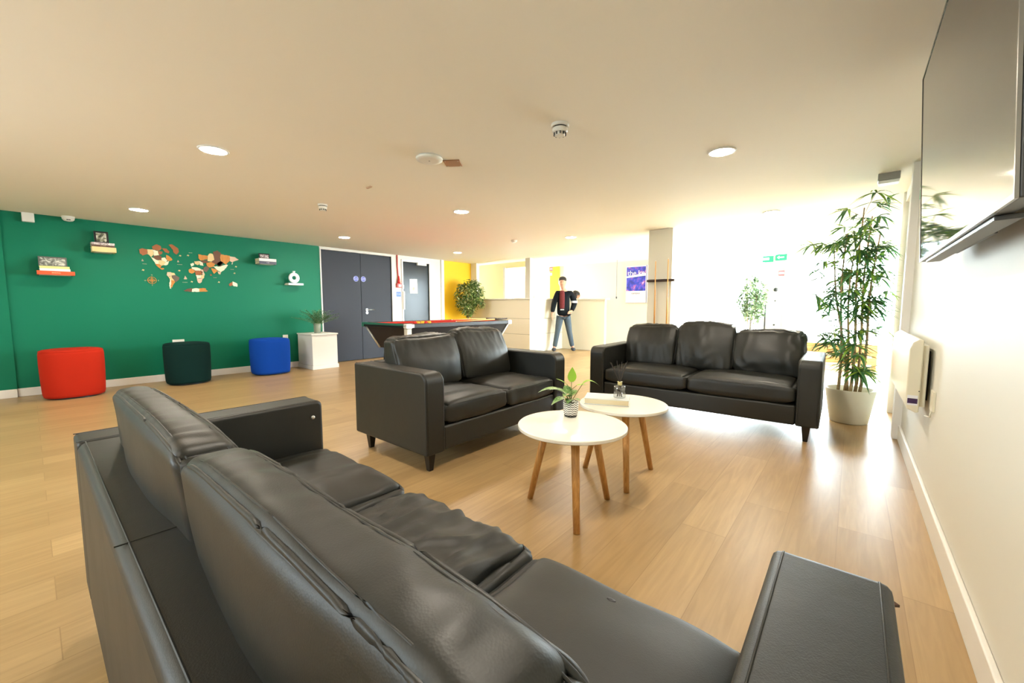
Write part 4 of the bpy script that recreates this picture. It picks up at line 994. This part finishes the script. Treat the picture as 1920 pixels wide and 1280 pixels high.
ht = thing('panel_heater', 'white wall mounted electric panel heater low on the right wall', 'heater', (RX, 3.1, .5))
HM = mat('heater_cream', '#e2dcc6', .28)
prof = [(-.10, .05), (-.095, .02), (-.06, 0), (-.045, .0), (-.045, .40), (-.065, .405), (-.09, .385), (-.10, .35)]
obj('casing', prism([Vector((x, .0, z)) for x, z in prof], Vector((0, 1.15, 0))), HM, ht, bevel=.006)
obj('rear_plate', box(-.045, -.02, .03, 1.1, .03, .37), HM, ht, bevel=.003); obj('wall_bracket', box(-.02, -.001, .15, 1.0, .05, .33), mat('dark_gap', '#3a352c', .6), ht)
lb_ = obj('control_label', box(-.094, -.052, -.0015, 0, .04, .095), SIGNW, ht); obj('purple_band', box(-.093, -.053, -.0022, -.0015, .05, .078), mat('purple_band', '#3b2350', .4), ht)
obj('control_screw', lathe([(.003, 0), (.003, .002)], 8), BLACK, ht, loc=(-.05, -.001, .12), rot=(PI / 2, 0, 0))
sp_ = thing('fused_spur', 'small cream wall switch beside the lower end of the panel heater', 'switch', (RX, 3.0, .6))
obj('faceplate', box(-.012, 0, -.043, .043, -.06, .043), HM, sp_, bevel=.002); obj('cable', tube([(-.008, 0, -.06), (-.01, .02, -.1), (-.02, .1, -.11)], .004, 6), HM, sp_, smooth=True)
p = onx(1718, 330, RX)
es = thing('exit_sign', 'small green exit sign on the right wall just beyond the television', 'sign', (RX - .004, 4.38, 2.0))
obj('sign_board', box(-.003, 0, -.08, .08, -.1, .06), mat('exit_green', '#0f9b62', .4), es); obj('white_figure', box(-.004, -.003, -.05, .0, -.07, .03), SIGNW, es); obj('white_arrow', box(-.004, -.003, .02, .06, -.03, -.01), SIGNW, es)
el = thing('emergency_light', 'small grey emergency light box on the ceiling by the right hand doorway', 'emergency light', (.17, 4.75, CZ))
obj('housing', box(-.07, .07, -.05, .05, -.06, 0), mat('grey_housing', '#8a8780', .4), el, bevel=.004); obj('lens_panel', box(-.065, .065, -.045, .045, -.085, -.06), mat('frosted_lens', '#f2f0e8', .4), el, bevel=.004)

# ================================================================== FAR END
def wallsign(name, label, x, z, w, h, field, parts, yy=FY - .01):
    t = thing(name, label, 'sign', (x, yy, z)); obj('sign_board', box(-w / 2, w / 2, 0, .006, -h / 2, h / 2), field, t)
    for (x0, x1, z0, z1, m) in parts: obj('sign_mark', box(x0, x1, -.001, 0, z0, z1), m, t)
    return t
EG = mat('exit_green', '#0f9b62')
s = wallsign('exit_sign', 'green running figure exit sign, left one of the pair above the far door', -1.36, 2.03, .19, .12, EG, [(-.085, .02, -.02, .03, SIGNW)])
text('sign_text', 'EXIT', .05, EG, Matrix.Translation((-.033, -.0015, .004)) @ TY(0, 0, 0), s, .0005)
s = wallsign('exit_sign', 'green exit sign with white arrow, right one of the pair above the far door', -1.14, 2.05, .19, .12, EG, [(-.04, .05, -.012, .012, SIGNW)])
obj('white_arrow', prism([Vector((-.07, -.001, 0)), Vector((-.03, -.001, .035)), Vector((-.03, -.001, -.035))], Vector((0, .001, 0))), SIGNW, s)
wallsign('notice_board', 'small lilac grey notice under the green arrow exit sign', -1.12, 1.88, .13, .09, cm('lilac', '#b5b2c8'), [])
wallsign('fire_notice', 'small red and white fire notice below the lilac notice', -1.12, 1.74, .10, .10, cm('sign_red', '#d04a52'), [(-.04, .04, -.02, .025, SIGNW)])
wallsign('grey_notice', 'small grey notice below the red and white fire notice', -1.13, 1.575, .10, .09, cm('notice_grey', '#a9b0a8'), [])
# poster screen
ps = thing('poster_screen', 'tall blue and purple poster screen with white lettering left of the column', 'poster', (-4.08, FY - .05, 1.625))
pw_, ph_ = .27, .45
obj('frame', box(-pw_, pw_, 0, .05, -ph_, ph_), mat('poster_frame', '#d0ccd2', .4), ps, bevel=.004)
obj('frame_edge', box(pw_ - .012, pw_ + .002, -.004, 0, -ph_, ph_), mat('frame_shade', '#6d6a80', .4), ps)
obj('paper', box(-pw_ + .02, pw_ - .02, -.002, 0, -ph_ + .01, ph_ - .01), SIGNW, ps)
PM = bpy.data.materials.new('poster_print'); PM.use_nodes = True; nt = PM.node_tree; b = nt.nodes['Principled BSDF']
tc = nt.nodes.new('ShaderNodeTexCoord'); g = nt.nodes.new('ShaderNodeTexNoise'); g.inputs['Scale'].default_value = 9; g.inputs['Detail'].default_value = 5; nt.links.new(tc.outputs['Object'], g.inputs['Vector'])
cr = nt.nodes.new('ShaderNodeValToRGB'); st = [(.3, '#1f3b5c'), (.42, '#2a2f96'), (.52, '#3a49c0'), (.62, '#8a4a9c'), (.7, '#e8b0d8')]
while len(cr.color_ramp.elements) < 5: cr.color_ramp.elements.new(.5)
for e, (p_, c_) in zip(cr.color_ramp.elements, st): e.position = p_; e.color = lin(c_)
nt.links.new(g.outputs['Fac'], cr.inputs[0]); nt.links.new(cr.outputs[0], b.inputs['Base Color'])
obj('printed_picture', box(-pw_ + .03, pw_ - .03, -.004, -.002, -.16, ph_ - .03), PM, ps)
obj('white_band', prism([Vector((x, -.0045, z)) for x, z in ((-pw_ + .03, .16), (pw_ - .03, .20), (pw_ - .03, .26), (-pw_ + .03, .2))], Vector((0, .0005, 0))), SIGNW, ps)
text('poster_title', 'the ke', .17, SIGNW, TY(0, .27, -.006), ps); text('poster_footer', 'campus', .07, cm('purple_ink', '#4a3a70'), TY(.0, -.215, -.004), ps)
# column cue rack + cues
cyf = 5.97
rk = thing('cue_rack', 'dark wooden cue rack fixed to the front of the pale column', 'cue rack', (-2.16, cyf, 1.46))
obj('rack_bar', box(-.20, .20, -.07, -.001, -.018, .018), cm('rack_wood', '#3a2a22'), rk, bevel=.012); obj('rack_foot', box(-.2, .2, -.09, -.001, -1.2, -1.16), cm('rack_wood', '#3a2a22'), rk, bevel=.006)
cue((-2.23, cyf - .05, .302), (-2.225, cyf - .085, 1.735), 'upright pool cue in the column rack, the left one', 'cues in the column rack')
cue((-2.05, cyf - .05, .302), (-2.045, cyf - .085, 1.755), 'upright pool cue in the column rack, the right one', 'cues in the column rack')
# bench under the window
BW = wood_mat('bench_wood', '#b5713f', '#cf8f5c', (3, 30, 30))
bn = thing('window_bench', 'low brown wooden bench under the bright far window behind the bamboo', 'bench', (-.15, FY - .35, 0))
obj('seat', box(-.5, .5, -.18, .18, .38, .44), BW, bn, bevel=.005); obj('front_rail', box(-.5, .5, -.18, -.15, .26, .378), BW, bn); obj('lower_rail', box(-.5, .5, -.16, -.13, .10, .21), BW, bn)
for x in (-.47, .47):
    for y in (-.12, .15): obj('leg', box(x - .025, x + .025, y - .025, y + .025, 0, .379), BW, bn)
# hanging lamp cord at the reception
p = ony(1157, 500, 9.2)
hl = thing('window_blind_cord', 'thin dark cord with a small weight hanging near the reception counter', 'cord', (p.x, 9.2, CZ))
p2 = ony(1157, 556, 9.2)
obj('cord', tube([(0, 0, 0), (0, 0, p2.z - CZ)], .005, 5), cm('cord_dark', '#55585a'), hl); obj('weight', lathe([(.012, p2.z - CZ - .05), (.02, p2.z - CZ)], 10), cm('cord_dark', '#55585a'), hl)
wallsign('round_notice', 'small red round sign on the overlit yellow office wall, the upper one', ony(1035, 505, FY).x, ony(1035, 503, FY).z - .02, .12, .13, cm('sign_red', '#d04a52'), [(-.035, .035, -.01, .01, SIGNW)], FY - .045)
wallsign('round_notice', 'small pink sign under the red one on the office wall', ony(1034, 511, FY).x, ony(1034, 512, FY).z - .03, .10, .08, cm('sign_pink', '#e0a0a8'), [(-.035, .035, -.01, .01, SIGNW)], FY - .045)

# ================================================================== PEOPLE
def skin(name, verts, edges, m, parent, sub=2, root=0, smooth=True):
    me = bpy.data.meshes.new(name); me.from_pydata([v[:3] for v in verts], edges, [])
    me.materials.append(m); o = bpy.data.objects.new(name, me); link(o); o.parent = parent
    md = o.modifiers.new('skin', 'SKIN'); md.use_smooth_shade = True; md.branch_smoothing = .3
    for i, v in enumerate(verts):
        r = v[3]; r2 = v[4] if len(v) > 4 else r
        me.skin_vertices[0].data[i].radius = (r, r2); me.skin_vertices[0].data[i].use_root = (i == root)
    if sub: s = o.modifiers.new('sub', 'SUBSURF'); s.levels = sub; s.render_levels = sub
    return o
# walking person; local x = image right, y = away from the camera, z up
wp_ = thing('person', 'person walking past the reception counter in dark jacket, red shirt and grey jeans', 'person', (-5.40, 8.38, 0), YAW)
B = [(.0, 0, .93, .06, .05),      # 0 pelvis
     (.0, 0, 1.10, .09, .065), (.01, 0, 1.30, .11, .07), (.01, 0, 1.44, .075, .06), (-.01, -.01, 1.52, .05, .05), (-.03, -.02, 1.58, .065, .07), (-.035, -.025, 1.655, .115, .115), (-.03, -.02, 1.735, .085, .085),   # 1..7 spine, neck, head
     (-.15, -.01, 1.42, .05), (-.23, -.03, 1.15, .042), (-.27, -.08, .93, .03), (-.275, -.10, .865, .03, .018),    # 8..11 left-of-image arm, palm
     (.17, .0, 1.42, .05), (.27, .06, 1.17, .042), (.22, -.06, 1.0, .03), (.17, -.11, .965, .03, .018),            # 12..15 bent arm, hand to pocket
     (-.08, -.01, .82, .05), (-.14, -.03, .48, .045), (-.21, .0, .10, .04), (-.24, -.10, .035, .035, .03),         # 16..19 leg
     (.09, .01, .82, .05), (.15, .0, .48, .045), (.24, .06, .12, .04), (.26, -.04, .035, .035, .03)]             # 20..23
E_ = [(0, 1), (1, 2), (2, 3), (3, 4), (4, 5), (5, 6), (6, 7), (3, 8), (8, 9), (9, 10), (10, 11), (3, 12), (12, 13), (13, 14), (14, 15), (0, 16), (16, 17), (17, 18), (18, 19), (0, 20), (20, 21), (21, 22), (22, 23)]
def fingers(B, E_, base, d, s, side):
    d = Vector(d).normalized(); s = Vector(s).normalized(); p0 = Vector(B[base][:3])
    for k, L in enumerate((.065, .075, .07, .055)):
        a = p0 + s * (k - 1.5) * .018 + d * .03; b_ = a + d * L * .55; c_ = b_ + (d + side * .5).normalized() * L * .5
        i = len(B); B += [(*a, .009), (*b_, .0085), (*c_, .007)]; E_ += [(base, i), (i, i + 1), (i + 1, i + 2)]
    a = p0 - s * .035 + d * .0; b_ = a + (d - s * .6).normalized() * .045; i = len(B); B += [(*a, .010), (*b_, .008)]; E_ += [(base, i), (i, i + 1)]
fingers(B, E_, 11, (-.05, -.1, -1), (.2, 1, 0), Vector((.6, -.3, 0))); fingers(B, E_, 15, (-.8, -.5, -.3), (0, -.3, 1), Vector((0, .6, -.2)))
skin('body', B, E_, SKIN, wp_, 1)
JK = mat('black_jacket', '#12161a', .9, spec=.2); JN = mat('grey_jeans', '#46525c', .9)
skin('jacket', [(.0, .0, .84, .16, .12), (.0, .0, .98, .17, .12), (.0, .0, 1.14, .165, .12), (.0, .0, 1.30, .18, .12), (.01, .01, 1.42, .13, .095), (-.15, -.005, 1.42, .08), (-.235, -.03, 1.16, .07), (-.275, -.085, .935, .052), (.175, .005, 1.42, .08), (.285, .06, 1.17, .078), (.185, -.09, .975, .052)],
     [(0, 1), (1, 2), (2, 3), (3, 4), (4, 5), (5, 6), (6, 7), (4, 8), (8, 9), (9, 10)], JK, wp_, 2)
bm = bmesh.new()
for i in range(9):
    for j in range(5):
        z_ = 1.04 + .42 * i / 8; w_ = .036 + .008 * math.sin(i / 8 * PI) - (.01 if i == 8 else 0); x_ = -.045 + (j - 2) / 2 * w_; bm.verts.new((x_, -.125 + .008 * ((j - 2) ** 2) + (.03 * (i / 8) ** 3), z_))
bm.verts.ensure_lookup_table()
for i in range(8):
    for j in range(4): bm.faces.new([bm.verts[k] for k in (i * 5 + j, i * 5 + j + 1, i * 5 + j + 6, i * 5 + j + 5)])
so = obj('shirt', bm, mat('red_shirt', '#5e1a1c', .9, vary=.6, vscale=40), wp_, smooth=True); sm = so.modifiers.new('s', 'SOLIDIFY'); sm.thickness = .05; sm.offset = 0
obj('belt_tag', box(-.09, .0, -.15, -.125, 1.0, 1.025), cm('tag_grey', '#b0b4b4'), wp_)
skin('trousers', [(.0, 0, .95, .155, .115), (-.085, -.01, .82, .10), (-.14, -.03, .48, .07), (-.208, .005, .085, .058), (.095, .01, .82, .10), (.15, .0, .48, .07), (.24, .06, .09, .058)], [(0, 1), (1, 2), (2, 3), (0, 4), (4, 5), (5, 6)], JN, wp_, 2)
for (a, c) in (((-.205, .03, .05), (-.25, -.14, .035)), ((.235, .09, .055), (.265, -.08, .035))):
    skin('shoe', [(*a, .05, .045), ((a[0] + c[0]) / 2, (a[1] + c[1]) / 2, .05, .058, .05), (*c, .052, .042)], [(0, 1), (1, 2)], cm('dark_shoe', '#33363e'), wp_, 2)
skin('hair', [(-.02, .03, 1.66, .11, .085), (-.03, .01, 1.745, .118, .10), (-.045, -.035, 1.785, .08, .075)], [(0, 1), (1, 2)], DARKHAIR, wp_, 2)
bm = bmesh.new()
for x in (-.065, -.015): bmesh.ops.create_uvsphere(bm, u_segments=8, v_segments=6, radius=.011, matrix=Matrix.Translation((x - .01, -.1, 1.675)))
obj('eyes', bm, BLACK, wp_, smooth=True)
obj('nose', frustum((-.06, -.035, -.135, -.09), 1.625, (-.053, -.042, -.11, -.09), 1.672), SKIN, wp_, bevel=.005)
obj('mouth', box(-.07, -.03, -.108, -.085, 1.598, 1.606), cm('lips', '#9c5a4c'), wp_)
for sx in (-1, 1): obj('ear', lathe([(.012, -.018), (.018, 0), (.012, .018)], 10, sx=.5), SKIN, wp_, smooth=True, loc=(-.035 + sx * .075, .0, 1.66))
obj('arm_band', lathe([(.078, -.025), (.08, 0), (.078, .025)], 20, cap=False), SIGNW, wp_, smooth=True, loc=(.265, .04, 1.2))
# seated receptionist
rp = thing('person', 'person with dark bobbed hair sitting behind the reception counter', 'person', (-5.62, 9.45, 0), YAW + .7)
p = ony(1081, 547, 9.26)
rp.location = (p.x, 9.26, 0)
hz = 1.40
B = [(0, 0, .72, .14, .11), (0, 0, .95, .13, .1), (0, 0, 1.14, .14, .09), (0, 0, 1.24, .045), (0, -.01, 1.30, .055), (0, -.02, 1.38, .068, .08), (0, -.01, 1.45, .05),
     (-.16, 0, 1.12, .05), (-.2, -.05, .88, .04), (-.1, -.25, .85, .03), (-.06, -.30, .85, .03, .018), (.16, 0, 1.12, .05), (.2, -.05, .88, .04), (.1, -.25, .85, .03), (.06, -.30, .85, .03, .018),
     (-.1, -.1, .68, .08), (-.1, -.45, .62, .06), (-.1, -.45, .1, .04), (-.1, -.55, .04, .035), (.1, -.1, .68, .08), (.1, -.45, .62, .06), (.1, -.45, .1, .04), (.1, -.55, .04, .035)]
E_ = [(0, 1), (1, 2), (2, 3), (3, 4), (4, 5), (5, 6), (2, 7), (7, 8), (8, 9), (9, 10), (2, 11), (11, 12), (12, 13), (13, 14), (0, 15), (15, 16), (16, 17), (17, 18), (0, 19), (19, 20), (20, 21), (21, 22)]
fingers(B, E_, 10, (.3, -1, 0), (1, .3, 0), Vector((0, 0, -.6))); fingers(B, E_, 14, (-.3, -1, 0), (1, -.3, 0), Vector((0, 0, -.6)))
skin('body', B, E_, SKIN, rp, 1)
skin('top', [(0, 0, .72, .16, .13), (0, 0, .95, .15, .115), (0, 0, 1.14, .155, .1), (-.16, 0, 1.12, .065), (-.2, -.05, .9, .055), (.16, 0, 1.12, .065), (.2, -.05, .9, .055)], [(0, 1), (1, 2), (2, 3), (3, 4), (2, 5), (5, 6)], cm('white_top', '#d9d9de'), rp, 2)
skin('hair', [(0, .02, 1.24, .10, .06), (0, .025, 1.36, .12, .095), (0, .01, 1.45, .115, .11), (0, -.02, 1.49, .08, .08)], [(0, 1), (1, 2), (2, 3)], DARKHAIR, rp, 2)
obj('nose', frustum((-.012, .012, -.125, -.09), 1.345, (-.006, .006, -.11, -.09), 1.385), SKIN, rp)
bm = bmesh.new()
for x in (-.028, .028): bmesh.ops.create_uvsphere(bm, u_segments=8, v_segments=6, radius=.01, matrix=Matrix.Translation((x, -.095, 1.385)))
obj('eyes', bm, BLACK, rp, smooth=True)
ch = thing('office_chair', 'grey swivel stool under the person behind the reception counter', 'chair', (rp.location.x, rp.location.y, 0), YAW + .7)
obj('seat', lathe([(.2, .55), (.21, .58), (.19, .60)], 28), cm('stool_grey', '#55585c'), ch, smooth=True); obj('stem', tube([(0, 0, .03), (0, 0, .55)], .03, 12), CHROME, ch, smooth=True); obj('foot_disc', lathe([(.22, 0), (.22, .02), (.05, .04)], 28), CHROME, ch, smooth=True)
